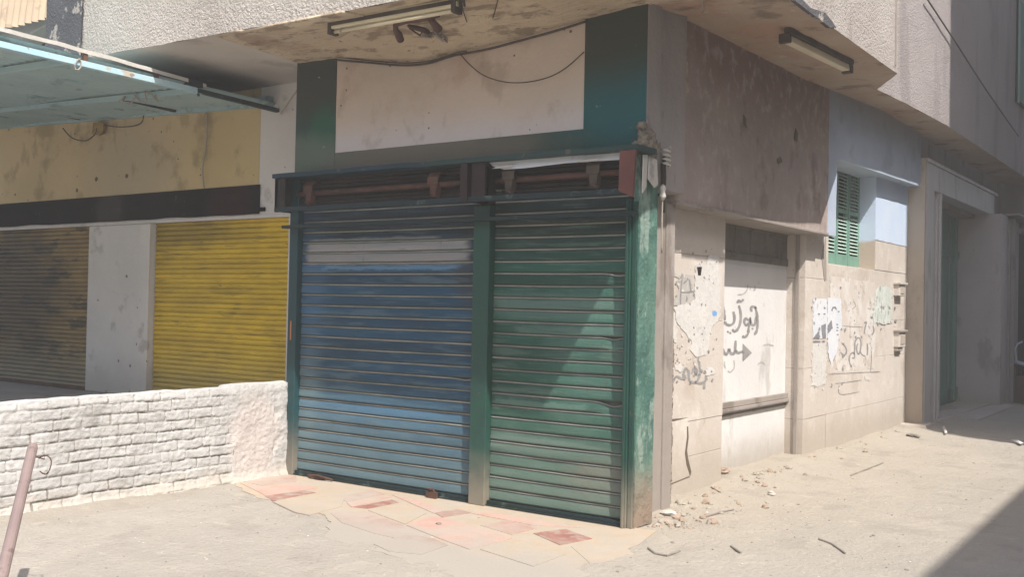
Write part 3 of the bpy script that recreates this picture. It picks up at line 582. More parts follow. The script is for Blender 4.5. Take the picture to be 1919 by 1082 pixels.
mb.box(-3.98, -3.955, 15.5, 18.9, 2.5, 2.62); mb.box(-3.98, -3.955, 15.5, 18.9, .1, .3); mb.box(-3.98, -3.93, 18.55, 18.62, .1, 3.2)
part('door_frame', mb, M['doorgreen'], dr, bevel=.004)
mb = MB(); mb.box(-4.4, -3.30, 18.95, 19.55, 0, 3.27); part('pilaster', mb, M['portal'], Pn, bevel=.01)
mb = MB(); mb.box(-4.4, -3.26, 19.553, 19.62, 0, 3.2); mb.box(-4.4, -3.20, 19.62, 19.7, .0, 3.24); mb.box(-4.4, -3.24, 19.7, 20.25, 0, 3.2); mb.box(-4.4, -3.10, 19.4, 21.1, 3.275, 3.31)
part('pilaster', mb, M['cement'], Pn, bevel=.01)
mb = MB(); mb.box(-4.1, -3.45, 15.3, 18.95, 0, .05); mb.box(-3.5, -3.1, 16.2, 19.3, -.02, .03); part('step', mb, M['portal'], Pn, bevel=.01)
mb = MB(); mb.hexa([(-3.76, 14.28, 0), (-3.36, 14.28, 0), (-3.36, 14.75, 0), (-3.76, 14.75, 0)], [(-3.74, 14.3, .07), (-3.38, 14.3, .07), (-3.38, 14.73, .07), (-3.74, 14.73, .07)]); part('base_block', mb, M['stone'], Pn, bevel=.01)
# wall over and behind
mb = MB(); mb.box(-4.4, -3.72, 14.5, 40, 3.2, 4.3); mb.box(-4.6, -4.42, 21, 40, 0, 3.3); mb.box(-4.6, -3.25, 21.0, 21.4, 3.2, 4.2); mb.box(-4.4, -3.3, 23.5, 24.2, 0, 3.3); mb.box(-4.4, -3.3, 30, 31, 0, 3.3)
mb.box(-3.72, -3.5, 19.55, 19.7, 3.31, 4.2)
part('side_wall', mb, M['stone_dark'], bevel=.01)
# core that stops daylight leaking through
mb = MB(); mb.box(-16, -4.42, 7.21, 40, 2.9, 4.6); mb.box(-7.2, -4.42, 6.91, 20, -.05, 2.9)
part('inner_core', mb, M['dark'])
mb = MB(); mb.box(-4.4, -3.6, 20.26, 23.45, 0, 3.19); part('shop_opening', mb, M['dark'], label='dark open shop front beyond the entrance')  # solid near-black block stands in for the shade inside the shop

# --- overhanging floor: ceiling (soffit) and parapets
def bil(a, b, c, d, u, v): return (Vector(a) * (1 - u) + Vector(b) * u) * (1 - v) + (Vector(d) * (1 - u) + Vector(c) * u) * v
outerz = [(-14, 3.95), (-9.43, 3.85), (-8.6, 3.77), (-5.4, 3.71), (-2.4, 3.70)]
def oz(x):
    for (a, za), (b, zb) in zip(outerz, outerz[1:]):
        if x <= b: return za + (zb - za) * (x - a) / (b - a)
    return 3.70
def sof_noise(p, a=.012): return Vector((0, 0, a * fbm(p.x * 2.5, p.y * 5, 1, 5)))
mb = MB()
def s1(u, v):
    x = -9.45 + 2.5 * u; a = Vector((x, 5.46, oz(x))); b = Vector((x, 7.02, 3.71 + .01 * (1 - u))); p = a.lerp(b, v); return p + sof_noise(p, .004)
mb.grid(s1, 40, 20)
part('ceiling', mb, M['soffit_smooth'], smooth=True, label='smooth soot blackened ceiling over the yellow shop')
mb = MB()
def s2(u, v):
    x = -6.95 + 3.55 * u; a = Vector((x, 5.46, oz(x))); b = Vector((x, 6.43, sofz(x)))
    p = a.lerp(b, v); dz = sofz(x) - 3.70; p.z = oz(x) * (1 - v) + 3.70 * v + dz * max(0, (v - .45) / .55) ** 1.3; p = p + sof_noise(p, .008); return p
mb.grid(s2, 120, 34)
mb.add([(-6.95, 5.46, 3.735), (-6.95, 6.43, 3.705), (-6.95, 6.43, 3.8), (-6.95, 5.46, 3.8)], [(0, 1, 2, 3)])
# ragged edge of the old plaster that runs on past the shop corner
tri = [on(x, y, 2, 3.705) for x, y in ((562, 121), (528, 108), (500, 96), (470, 85), (440, 73), (425, 66), (460, 61), (640, 21), (700, 30))]
mb.prism([(p.x, p.y, oz(p.x) - .018 - .03 * 0) for p in tri], (0, 0, .02))
part('ceiling', mb, M['soffit'], smooth=True, label='flaking brown ceiling plaster over the blue and green shutters')
mb = MB()
def s3(u, v): p = bil((-3.4, 5.46, 3.70), (-2.4, 5.46, 3.70), (-2.58, 6.43, 3.74), (-3.4, 6.43, 3.695), u, v); return p + sof_noise(p, .006)
def s4(u, v):
    y = 6.43 + 3.6 * v; xi = -3.60; xo = -2.58 - .09 * v
    zi = [3.70, 3.805, 3.84, 3.86, 3.87][min(4, int(v * 4))]; zi = 3.697 + (.115 * min(1, v / .25)) + .06 * max(0, (v - .25)) ; zo = 3.74 + .085 * v
    p = Vector((xi, y, zi)).lerp(Vector((xo, y, zo)), u); return p + sof_noise(p, .005)
def s5(u, v):
    yi = 10.03 + 17 * v; xo = -2.67 + (-.43) * min(1, v * 20); yo = yi + (.8 if v > .04 else .8 * v / .04) * 0
    zi = 3.862 + min(.13, .9 * v); zo = 3.83 + min(.16, 1.0 * v)
    p = Vector((-3.60, yi, zi)).lerp(Vector((xo, yi, zo)), u); return p + sof_noise(p, .004)
mb.grid(s3, 20, 20); mb.grid(s4, 24, 60); mb.grid(s5, 14, 120)
part('ceiling', mb, M['soffit_side'], smooth=True, label='pinkish stained ceiling plaster along the street side')
# fabric of the parapets
def wallstrip(pts, ztop, thick, n_per=.2, mz=10, amp=.006):
    mb = MB()
    for (a, b) in zip(pts, pts[1:]):
        a = Vector(a); b = Vector(b); n = max(2, int((b - a).length / n_per)); d = (b - a); nrm = Vector((d.y, -d.x, 0)).normalized()
        mb.grid(lambda u, v: tuple((a.lerp(b, u) + nrm * amp * fbm(a.lerp(b, u).x * 2 + a.lerp(b, u).y * 2, v * 3)) * (1) + Vector((0, 0, (ztop - a.lerp(b, u).z) * v + (.012 * fbm(u * 30, 1) if v == 0 else 0)))), n, mz)
        mb.hexa([a - nrm * .02 + Vector((0, 0, .04)), b - nrm * .02 + Vector((0, 0, .04)), b - nrm * thick + Vector((0, 0, .04)), a - nrm * thick + Vector((0, 0, .04))], [(a.x - nrm.x * .02, a.y - nrm.y * .02, ztop), (b.x - nrm.x * .02, b.y - nrm.y * .02, ztop), (b.x - nrm.x * thick, b.y - nrm.y * thick, ztop), (a.x - nrm.x * thick, a.y - nrm.y * thick, ztop)])
    return mb
front = [(-8.84, 5.45, 3.79), (-8.6, 5.45, 3.77), (-5.4, 5.45, 3.71), (-2.4, 5.45, 3.70)]
pf = part('parapet', wallstrip(front, 4.95, .14), M['tyrol'], label='rough rendered parapet above the shop fronts')
mb = wallstrip([(-9.43, 5.43, 3.85), (-8.83, 5.43, 3.79)], 5.2, .2); part('parapet_end_pier', mb, M['greyblack'], label='flaking dark grey pier at the left end of the parapet')
side = [(-2.4, 5.45, 3.70), (-2.58, 6.43, 3.74), (-2.62, 8.0, 3.78), (-2.67, 10.03, 3.825)]
part('parapet', wallstrip(side, 4.95, .14), M['tyrol2'], label='cracked rendered parapet above the street side')
mb = MB(); mb.prism([on(x, y, 0, -2.575) for x, y in ((1492, -14), (1500, -6), (1520, 14), (1548, 24), (1562, 42), (1568, 52), (1556, 51), (1540, 38), (1515, 20), (1490, 0))], (-.03, 0, 0))
part('bare_patch', mb, M['greyblack'], B, label='dark patch of broken render at the parapet edge')
mb = MB(); mb.add([(-2.67, 10.03, 3.83), (-3.12, 10.75, 3.875), (-3.12, 10.75, 4.95), (-2.67, 10.03, 4.95)], [(0, 1, 2, 3)]); part('parapet_return', mb, M['tyrol2'])
mb = wallstrip([(-3.1, 10.7, 3.87), (-3.1, 12.0, 3.93), (-3.1, 14.0, 3.985), (-3.1, 17, 3.985), (-3.1, 28, 3.985)], 9.0, .2, .3, 30)
uw = part('upper_wall', mb, M['upper'], label='plain rendered upper wall along the street')
mb = MB(); mb.box(-2.70, -2.652, 9.90, 9.93, 3.88, 4.95); part('drain_groove', mb, M['stone_dark'], uw)
mb = MB(); mb.box(-3.12, -3.06, 18.85, 19.9, 5.15, 6.9); ww = part('upper_window', mb, M['dark'], uw)
mb = MB()
for k in range(42): mb.box(-3.06, -3.045, 18.9, 19.85, 5.18 + k * .041, 5.20 + k * .041)
mb.box(-3.06, -3.04, 18.82, 18.9, 5.12, 6.9); part('louvres', mb, M['doorgreen'], ww)
mb = MB(); mb.box(-9.3, -3.3, 6.6, 6.9, 3.9, 7.2); mb.box(-9.3, -9.1, 5.6, 6.9, 4.1, 7.2); mb.box(-3.6, -3.3, 6.9, 10.8, 3.9, 9); mb.box(-9.2, -2.8, 5.62, 10.0, 3.98, 4.06)
part('upper_storey', mb, M['upper'])

# --- the yellow shop: recessed shop front on a raised forecourt
YF = 7.0; FZ = .44
mb = MB(); mb.box(-15, -8.14, YF - .002, YF + .2, 2.72, 3.9); part('ochre_wall', mb, M['yellow_wall'], label='ochre painted wall above the yellow shutter')
mb = MB(); mb.box(-8.14, -6.9, YF, YF + .2, 2.45, 3.9); mb.box(-7.69, -6.9, YF, YF + .2, 0, 2.45); mb.box(-15, -7.69, YF, YF + .2, 2.385, 2.42)
mb.box(-8.1, -7.69, YF, YF + .2, 2.42, 2.452)
mb.box(-15, -7.69, YF + .004, YF + .2, 2.42, 2.45)
part('whitewashed_wall', mb, M['greywall'], bevel=.004)
mb = MB()
mb.grid(lambda u, v: (-14.9 + 6.79 * u + (.02 * nz(v * 3, 1) if u == 1 else 0), YF - .012 + .004 * nz(u * 20, v * 3), 2.425 + .012 * nz(u * 12, 5) * (1 - v) + .30 * v), 80, 4); mb.box(-14.9, -8.115, YF - .008, YF - .003, 2.44, 2.72); mb.box(-8.14, -8.03, YF - .02, YF - .002, 2.45, 2.49)
part('sign_band', mb, M['black_band'], label='black painted strip above the yellow shutters')
mb = MB(); mb.box(-11.10, -9.90, YF - .01, YF + .2, FZ, 2.383); mb.box(-10.07, -9.885, YF - .04, YF - .012, FZ, 2.38)
part('pillar', mb, M['greywall'], bevel=.015, label='whitewashed pillar between the two yellow shutters')
def fine_shutter(x0, x1, mat, label):
    mb = MB(); pitch = .0525; n = int((2.385 - FZ) / pitch) + 1; N = 24; prof = [(0, 0), (-.012, .008), (-.017, .024), (-.013, .040), (0, .0475), (.003, .0525)]
    for k in range(n):
        rows = []
        for d, z in prof: rows.append([(x0 + (x1 - x0) * i / N, YF + .06 + d + .004 * nz(i * .4, k * .5, x0), min(2.384, FZ + .02 + k * pitch + z + .002 * nz(i * .3, k, 3))) for i in range(N + 1)])
        for a in range(len(rows) - 1): mb.add(rows[a] + rows[a + 1], [(i, i + 1, N + 2 + i, N + 1 + i) for i in range(N)])
    mb.box(x0, x1, YF + .07, YF + .09, FZ, 2.38)
    o = part('roller_shutter', mb, mat, label=label)
    mb = MB(); mb.box(x0, x1, YF + .02, YF + .045, FZ, FZ + .045); part('bottom_bar', mb, M['rust'], o)
fine_shutter(-9.883, -7.695, M['yellow_shut'], 'closed chipped bright yellow roller shutter')
fine_shutter(-14.9, -11.10, M['brown_shut'], 'closed grimy brownish yellow roller shutter on the far left')
mb = MB(); mb.box(-15, -7.09, 1.2, 7.0, -.05, FZ); mb.box(-7.09, -6.97, 6.4, 7.0, -.05, .70)
part('forecourt', mb, M['cement'], label='raised grey cement forecourt behind the low brick wall')

# ================================================================== LOW BRICK WALL
LW = empty('low_brick_wall', (-6.95, 4, 0), 'low whitewashed brick wall running out beside the blue shutter', 'wall')
mb = MB(); ya, yb = 1.6, 6.36; zt = .80
import functools
def brick(y, z):
    row = math.floor((z + .015 * nz(y * 1.2, 3) + .008 * nz(y * 7, z * 9) ) / .082); zz = ((z + .015 * nz(y * 1.2, 3) + .008 * nz(y * 7, z * 9)) / .082) % 1
    off = .5 * (row % 2) + .35 * nz(row * 5.1, 2); t = (y + .02 * nz(y * 3, row * 2.0)) / .235 + off; c = math.floor(t); tt = t % 1
    j = min(tt, 1 - tt) * .235; k = min(zz, 1 - zz) * .082
    wj = .008 + .005 * nz(c * 3.1, row * 1.7, 1); wk = .007 + .006 * nz(y * 4, row * 3.0, 7)
    gj = max(0, 1 - j / max(.003, wj)); gk = max(0, 1 - k / max(.002, wk)); gr = max(gj, gk)
    fill = .5 + .9 * nz(y * 2.5, z * 5, 4)                      # whitewash bridging the joints
    gr *= max(.12, min(1, fill + .35))
    face = .006 * nz(c * 7.3, row * 9.1, 2)
    return face - .020 * gr
def lowface(u, v):
    y = ya + (yb - ya) * u; top = zt + .012 * fbm(y * 2.5, 1) + (.02 if y > 5.7 else 0); z = -.06 + (top + .06) * v
    p = max(0, min(1, (y - 5.72 + .08 * nz(z * 6, 2)) / .06))
    d = brick(y, z) * (1 - p) + p * (.010 + .005 * fbm(y * 5, z * 5)) + .006 * fbm(y * 6, z * 6, 3) + .005 * fbm(y * 24, z * 30, 8, 3)
    if y > 6.2: d -= .03 * max(0, nz(y * 12, z * 8, 5))
    if z > top - .04: d -= .012 * (z - top + .04) / .04
    d += .03 * math.exp(-((z + .02) / .05) ** 2)
    return (-6.95 + d, y, z)
mb.grid(lowface, 620, 96)
for k, f in enumerate(mb.f):
    cx = sum(mb.v[i][1] for i in f) / 4; cz = sum(mb.v[i][2] for i in f) / 4
    if cz < .78 and cx < 5.75 + .05 * nz(cz * 6, 2) and brick(cx, cz) < -.0075 and nz(cx * 5, cz * 9, 3) > -.12: mb.mi[k] = 1
mb.grid(lambda u, v: (-6.965 - .12 * v + .005 * nz(u * 40, v), ya + (yb - ya) * u, zt + .012 * fbm((ya + (yb - ya) * u) * 2.5, 1) + (.02 if ya + (yb - ya) * u > 5.7 else 0) + (.012 * math.sin(v * math.pi)) - .001), 200, 5)
mb.box(-7.088, -6.985, ya, yb, -.05, zt - .02)
wallm = part('wall', mb, [M['whitebrick'], M['joint']], LW, smooth=True)

# ================================================================== AWNING
A = empty('awning', (-7.86, 7.0, 3.47), 'turquoise corrugated sheet awning on a light blue steel frame', 'awning')
def rail_z(y): return 3.462 + (7.0 - y) * .012
def rear_z(x): return 3.50 + (-7.9 - x) * .042
def awn(u, v, off=0):
    x = -7.9 - 6.1 * u; y = 6.985 - 3.985 * v
    z = rail_z(y) + .055 + (-7.9 - x) * (.040 - .012 * v) +   .015 * math.sin(x / .12 * 2 * math.pi) + .03 * nz(x * .8, y * .8) + off
    return (x, y, z)
mb = MB(); mb.grid(lambda u, v: awn(u, v), 260, 24); mb.grid(lambda u, v: awn(u, v, .004), 260, 24)
part('roof_sheet', mb, M['turq'], A, smooth=True)
mb = MB()
def sez(y): t = (6.1 - y) / 3.3; return rail_z(y) + .045 + .055 * math.sin(max(0, min(1, t)) * 2.6) + .006 * nz(y * 4, 1)
mb.grid(lambda u, v: (-7.853 + .004 * nz(u * 20, v), 6.1 - 3.3 * u, sez(6.1 - 3.3 * u) + .034 * v), 60, 1)
mb.grid(lambda u, v: (-7.853 - .14 * v, 6.1 - 3.3 * u, sez(6.1 - 3.3 * u) + .034 + .01 * v), 60, 2)
part('sheet_edge', mb, M['tinwhite'], A)
mb = MB(); 
mb.hexa([(-7.9, 6.05, rail_z(6.05) - .025), (-7.85, 6.05, rail_z(6.05) - .025), (-7.85, 3.0, rail_z(3) - .025), (-7.9, 3.0, rail_z(3) - .025)], [(-7.9, 6.05, rail_z(6.05) + .025), (-7.85, 6.05, rail_z(6.05) + .025), (-7.85, 3.0, rail_z(3) + .025), (-7.9, 3.0, rail_z(3) + .025)])
part('side_rail', mb, M['railblue'], A, bevel=.003)
mb = MB()
mb.hexa([(-7.89, 6.98, rail_z(7) - .03), (-7.84, 6.98, rail_z(7) - .03), (-7.84, 6.0, rail_z(6) - .02), (-7.89, 6.0, rail_z(6) - .02)], [(-7.89, 6.98, rail_z(7) + .01), (-7.84, 6.98, rail_z(7) + .01), (-7.84, 6.0, rail_z(6) + .02), (-7.89, 6.0, rail_z(6) + .02)])
mb.box(-7.93, -7.85, 5.9, 6.06, rail_z(6) + .03, rail_z(6) + .09); mb.tube([(-7.86, 6.0, rail_z(6) + .05), (-7.86, 6.02, rail_z(6) - .05)], .012)
part('wall_arm', mb, M['rail'], A, bevel=.003)
for y in (6.0, 4.75, 3.5):
    mb = MB(); z0 = rail_z(y); mb.hexa([(-14, y - .02, z0 + .215), (-7.9, y - .02, z0 - .02), (-7.9, y + .02, z0 - .02), (-14, y + .02, z0 + .215)], [(-14, y - .02, z0 + .26), (-7.9, y - .02, z0 + .03), (-7.9, y + .02, z0 + .03), (-14, y + .02, z0 + .26)])
    part('rafter', mb, M['turq'], A, bevel=.002)
for x in (-9.4, -11.2):
    mb = MB(); mb.hexa([(x - .02, 6.9, rear_z(x) - .0), (x + .02, 6.9, rear_z(x)), (x + .02, 3, rear_z(x) + .12), (x - .02, 3, rear_z(x) + .12)], [(x - .02, 6.9, rear_z(x) + .03), (x + .02, 6.9, rear_z(x) + .03), (x + .02, 3, rear_z(x) + .15), (x - .02, 3, rear_z(x) + .15)])
    part('purlin', mb, M['darkmetal'], A)
for y, h in ((4.86, .1), (5.55, .08)):
    mb = MB(); mb.box(-7.88, -7.86, y, y + .04, rail_z(y) + .02, rail_z(y) + .02 + h); part('stub', mb, M['rust'], A)
mb = MB(); pts = [(-7.84, 4.8 + .03 * math.sin(k), rail_z(4.8) + .05 * math.cos(k * .9) - .02) for k in range(8)]; mb.tube(pts, .006, 6); part('tie_wire', mb, M['wirelight'], A); mb = MB()
pts = [(-9.0 + .35 * k / 6, 5.95 + .04 * math.sin(k * 2.1), rail_z(6) - .0 + .05 * math.sin(k * 1.7)) for k in range(12)]; mb.tube(pts, .008, 6)
part('tie_wire', mb, M['wirelight'], A)

mb = MB(); mb.hexa([(-14, 6.93, 3.74), (-7.95, 6.93, 3.50), (-7.95, 6.997, 3.50), (-14, 6.997, 3.74)], [(-14, 6.93, 3.86), (-7.95, 6.93, 3.60), (-7.95, 6.997, 3.60), (-14, 6.997, 3.86)]); part('sun_leak_strip', mb, M['turq'], A)  # strip added above the sheet to stop sun leaking onto the ochre wall
# wall arm brace on the grey wall
mb = MB(); a = on(527, 212, 1, 6.98); b = on(560, 165, 1, 6.6); mb.tube([a, b], .009, 6); tag(mb.build('stay_rod', M['wirelight']), 'thin pale rod tying the awning arm to the shop corner', 'rod')

# ================================================================== CABLES
def cable(name, pts, r, mat, label, sub=4, cat='cable', group=None, n=6):
    P = [Vector(p) for p in pts]; out = []
    for i in range(len(P) - 1):
        p0 = P[max(i - 1, 0)]; p1 = P[i]; p2 = P[i + 1]; p3 = P[min(i + 2, len(P) - 1)]
        for k in range(sub):
            t = k / sub; out.append(.5 * ((2 * p1) + (p2 - p0) * t + (2 * p0 - 5 * p1 + 4 * p2 - p3) * t * t + (-p0 + 3 * p1 - 3 * p2 + p3) * t ** 3))
    out.append(P[-1]); mb = MB(); mb.tube(out, r, n); return tag(mb.build(name, mat, smooth=True), label, cat, group)
cable('cable', [on(x, y, 1, 6.37) for x, y in ((628, 112), (690, 117), (750, 122), (800, 119), (850, 104), (905, 94), (960, 80), (1040, 58), (1097, 40))], .009, M['wire'], 'dark cable clipped along the join of ceiling and white panel')
cable('cable', [on(x, y, 1, 6.35) for x, y in ((632, 106), (700, 114), (760, 118), (810, 113), (858, 98), (875, 96))], .006, M['wire'], 'thinner grey cable sagging just above the dark clipped cable')
cable('hanging_wire', [on(x, y, 1, 6.36) for x, y in ((862, 100), (880, 120), (905, 140), (935, 151), (965, 155), (1000, 152), (1035, 142), (1065, 124), (1095, 97))], .0045, M['wire'], 'thin wire looping down across the white panel', cat='wire')
cable('hanging_wire', [on(x, y, 2, 3.68) for x, y in ((866, 2), (870, 25), (885, 57), (912, 61), (925, 30), (936, -10))], .004, M['wire'], 'thin wire loop under the ceiling beside the long lamp', cat='wire')
cable('hanging_wire', [on(x, y, 1, 6.95) for x, y in ((388, 210), (389, 250), (384, 290), (380, 320), (383, 352))], .009, M['wirelight'], 'pale cord hanging down the ochre wall', cat='wire')
cable('hanging_wire', [on(x, y, 1, 6.93) for x, y in ((118, 240), (135, 258), (160, 264), (178, 252), (182, 240))], .007, M['wire'], 'dark wire loop under the awning left of the small box', cat='wire')
cable('hanging_wire', [on(x, y, 1, 6.93) for x, y in ((196, 234), (225, 238), (255, 235), (268, 226), (270, 205))], .007, M['wire'], 'dark wire under the awning right of the small box', cat='wire')
mb = MB(); p = [on(x, y, 1, 6.96) for x, y in ((179, 230), (198, 230), (197, 250), (190, 254), (177, 252))]; mb.prism(p, (0, -.03, 0)); tag(mb.build('junction_box', M['brown_shut'], bevel=.004), 'small dirty junction box on the ochre wall under the awning', 'box')
cable('street_wire', [(-3.06, 12.7, 5.3), (-3.05, 14.2, 5.1), (-3.04, 16, 4.85), (-3.04, 18.8, 4.55)], .011, M['wire'], 'dark cable sloping across the upper street wall', cat='cable')
cable('conduit', [(-3.405, 6.66, 2.45), (-3.41, 6.665, 2.2), (-3.41, 6.67, 1.95)], .006, M['wirelight'], 'short thin pale conduit below the white knob at the street corner', cat='pipe')
cable('hanging_wire', [on(x, y, 2, 3.70) for x, y in ((1318, -6), (1316, 8), (1321, 16), (1317, 24))], .006, M['wirelight'], 'short frayed pale cord hanging from the ceiling near the corner', cat='wire')
# coil and porcelain insulators at the corner
mb = MB(); pts = []
for k in range(44):
    a = k * .62; pts.append((-3.40 + .026 * math.cos(a), 6.70 + .026 * math.sin(a), 2.72 - k * .0032))
mb.tube(pts, .0075, 6); tag(mb.build('insulator_coil', M['tinwhite'], smooth=True), 'small pale coil fixed to the bare corner of the wall', 'insulator')
mb = MB(); mb.tube([(-3.405, 6.66, 2.44), (-3.405, 6.66, 2.42), (-3.405, 6.66, 2.39), (-3.405, 6.66, 2.36), (-3.405, 6.66, 2.33)], [.014, .024, .016, .026, .01], 12); tag(mb.build('porcelain_insulator', M['tinwhite'], smooth=True), 'small white knob insulator below the pale coil', 'insulator')
mb = MB(); mb.tube([(-3.42, 6.69, 2.60), (-3.41, 6.68, 2.5), (-3.415, 6.68, 2.42)], .02, 8); mb.tube([(-3.44, 6.74, 2.66), (-3.44, 6.75, 2.4), (-3.45, 6.76, 2.25)], .012, 8); tag(mb.build('cable_bundle', M['darkmetal'], smooth=True), 'dark bundle of cables between the coil and the knob', 'cable')

# ================================================================== CEILING LAMPS AND RUSTY ARM
L1 = empty('fluorescent_lamp', (-5.1, 5.64, 3.7), 'long cream batten lamp under the front overhang above the rusty arm', 'lamp', 'batten lamps under the overhang')
def batten(root, a, b, w, tube_off):
    a = Vector(a); b = Vector(b); d = (b - a).normalized(); s = Vector((-d.y, d.x, 0)); up = Vector((0, 0, 1))
    def bar(p, q, w0, w1, z0, z1, mb): mb.hexa([p + s * w0 + up * z0, q + s * w0 + up * z0, q + s * w1 + up * z0, p + s * w1 + up * z0], [p + s * w0 + up * z1, q + s * w0 + up * z1, q + s * w1 + up * z1, p + s * w1 + up * z1])
    mb = MB(); bar(a, b, -w / 2, w / 2, -.05, .012, mb); part('housing', mb, M['lamp_cream'], root, bevel=.004)
    mb = MB(); bar(a + d * .02, b - d * .02, -w / 2 - .006, -w / 2 - .001, -.03, .0, mb); part('trim', mb, M['lamp_dark'], root)
    mb = MB(); mb.tube([a + s * tube_off + up * -.068 + d * .03, b + s * tube_off + up * -.068 - d * .03], .014, 10); part('tube', mb, M['lamp_cream'], root, smooth=True)
    for e, dd in ((a, d), (b, -d)):
        mb = MB(); bar(e, e + dd * .035, -w / 2 - .008, w / 2 + .008, -.09, .01, mb); part('end_cap', mb, M['lamp_dark'], root, bevel=.003)
batten(L1, (-5.745, 5.62, 3.70), (-4.50, 5.63, 3.69), .075, .0)
L2 = empty('fluorescent_lamp', (-2.9, 8.5, 3.78), 'cream batten lamp with dark holder under the street side overhang', 'lamp', 'batten lamps under the overhang')
mb = MB(); mb.hexa([(-2.99, 7.86, 3.685), (-2.915, 7.86, 3.685), (-2.855, 9.18, 3.71), (-2.93, 9.18, 3.71)], [(-2.99, 7.86, 3.745), (-2.925, 7.86, 3.745), (-2.865, 9.18, 3.77), (-2.93, 9.18, 3.77)]); part('diffuser', mb, M['lamp_cream'], L2, bevel=.008)
mb = MB(); mb.hexa([(-2.95, 7.80, 3.747), (-2.90, 7.80, 3.747), (-2.84, 9.24, 3.772), (-2.89, 9.24, 3.772)], [(-2.95, 7.80, 3.80), (-2.90, 7.80, 3.80), (-2.84, 9.24, 3.825), (-2.89, 9.24, 3.825)]); part('bracket', mb, M['lamp_dark'], L2, bevel=.004)
for y_, x_, z_ in ((7.80, -2.95, 3.745), (9.19, -2.89, 3.77)):
    mb = MB(); mb.box(x_ - .045, x_ + .045, y_, y_ + .05, z_ - .075, z_ - .002); part('end_cap', mb, M['lamp_dark'], L2, bevel=.004)
R_ = empty('rusty_arm', (-5.1, 6.0, 3.7), 'dark rusty bracket with bent arms and coil springs under the ceiling', 'bracket')
zc = 3.66
def c(x, y, z=zc): return on(x, y, 2, z)
mb = MB(); mb.tube([c(742, 46), c(760, 38), c(790, 34), c(806, 30), c(822, 27)], [.02, .026, .026, .028, .02], 10); mb.tube([c(742, 46), c(742, 56, 3.63), c(747, 64, 3.60), c(751, 74, 3.58)], [.02, .022, .03, .03], 10)
mb.tube([c(806, 31), c(812, 42, 3.62), c(822, 54, 3.6)], [.026, .025, .032], 10); part('arm', mb, M['rust'], R_, smooth=True)
mb = MB(); mb.tube([c(766, 48), c(780, 52, 3.63), c(795, 56, 3.62), c(803, 60, 3.62)], [.012, .02, .022, .018], 8); mb.tube([c(768, 52), c(778, 60, 3.6), c(788, 66, 3.6), c(792, 58, 3.62)], .008, 6); part('lever', mb, M['rust'], R_, smooth=True)
for (a, b) in (((792, 64), (812, 66)), ((816, 60), (834, 74))):
    A_, B_ = c(*a, 3.62), c(*b, 3.62); d = (B_ - A_); u = d.cross(Vector((0, 0, 1))).normalized(); q = d.normalized().cross(u)
    mb = MB(); mb.tube([A_ + d * (k / 60) + (u * math.cos(k * .75) + q * math.sin(k * .75)) * .022 for k in range(61)], .005, 5); part('coil_spring', mb, M['spring'], R_, smooth=True)
mb = MB(); mb.tube([c(834, 74, 3.62), c(850, 88, 3.63), c(866, 100, 3.6)], .007, 6); part('tail_wire', mb, M['wire'], R_)
mb = MB()
for dx in (0, 7, 14): mb.tube([c(855 + dx, -6, 3.7), c(856 + dx, 3, 3.68), c(857 + dx, 11, 3.66)], .009, 6)
tag(mb.build('frayed_strands', M['wire']), 'dark frayed strands hanging at the right end of the long lamp', 'wire')

# ================================================================== POSTERS, GRAFFITI
def poster(pts, x, mat, label, seed=1, th=.0015, cat='poster', amp=2.2):
    mb = MB(); mb.prism([on(a, b, 0, x) for a, b in ragged(pts, 5, amp, seed)], (th, 0, 0)); o = mb.build('torn_poster', mat); return tag(o, label, cat, 'torn posters on the street wall')
XP = X0 + .0045
p4 = lambda L: [(1240 + a / 3.605, 440 + b / 3.605) for a, b in L]
p5 = lambda L: [(1500 + a / 4.509, 500 + b / 4.509) for a, b in L]
poster(p4([(228, 205), (300, 195), (330, 130), (385, 150), (392, 300), (400, 470), (398, 560), (330, 640), (320, 760), (300, 810), (240, 830), (190, 780), (205, 730), (160, 660), (110, 600), (95, 560), (90, 500), (110, 480), (200, 460), (225, 440)]), XP, M['paper'], 'large torn white poster remains on the pier left of the boarded doorway')
poster(p4([(60, 560), (88, 520), (100, 600), (105, 690), (95, 740), (60, 700), (50, 620)]), XP, M['paper'], 'narrow paper scrap left of the large torn poster', 4)
poster(p4([(85, 880), (110, 890), (125, 870), (145, 905), (130, 935), (110, 920), (95, 915)]), XP, M['paper'], 'small star shaped paper scrap below the large torn poster', 2)
poster(p4([(300, 920), (320, 895), (345, 905), (370, 930), (340, 955), (305, 950)]), XP, M['paper'], 'small paper scrap at the foot of the pier graffiti', 3)
poster(p4([(62, 265), (215, 275), (222, 430), (205, 470), (130, 480), (70, 470), (110, 400), (120, 300)]), XP - .001, M['inkfaint'], 'faded grey poster residue left of the large torn poster', 7)
mb = MB(); mb.prism([on(a, b, 0, XP - .0025) for a, b in ragged([(1556, 517), (1600, 524), (1640, 530), (1642, 600), (1638, 690), (1600, 694), (1556, 700)], 5, 1.2, 31)], (.001, 0, 0)); part('whitewashed_patch', mb, M['wash'], swl, label='whitewashed rectangle under the curled graffiti')
pt = poster(p5([(108, 270), (225, 275), (232, 600), (225, 610), (110, 605)]), XP, M['paper2'], 'pale blue and white poster with grey shapes, left of the pair on the street wall', 6, amp=1.2)
pt2 = poster(p5([(232, 262), (345, 270), (352, 500), (330, 560), (310, 720), (260, 830), (235, 720), (228, 500)]), XP + .002, M['paper2'], 'torn pale poster overlapping the left hand one on the street wall', 8, amp=1.2)
poster(p5([(105, 645), (215, 640), (222, 720), (215, 990), (150, 1020), (95, 1000)]), XP, M['paper'], 'ragged white paper strip under the pale blue poster', 9)
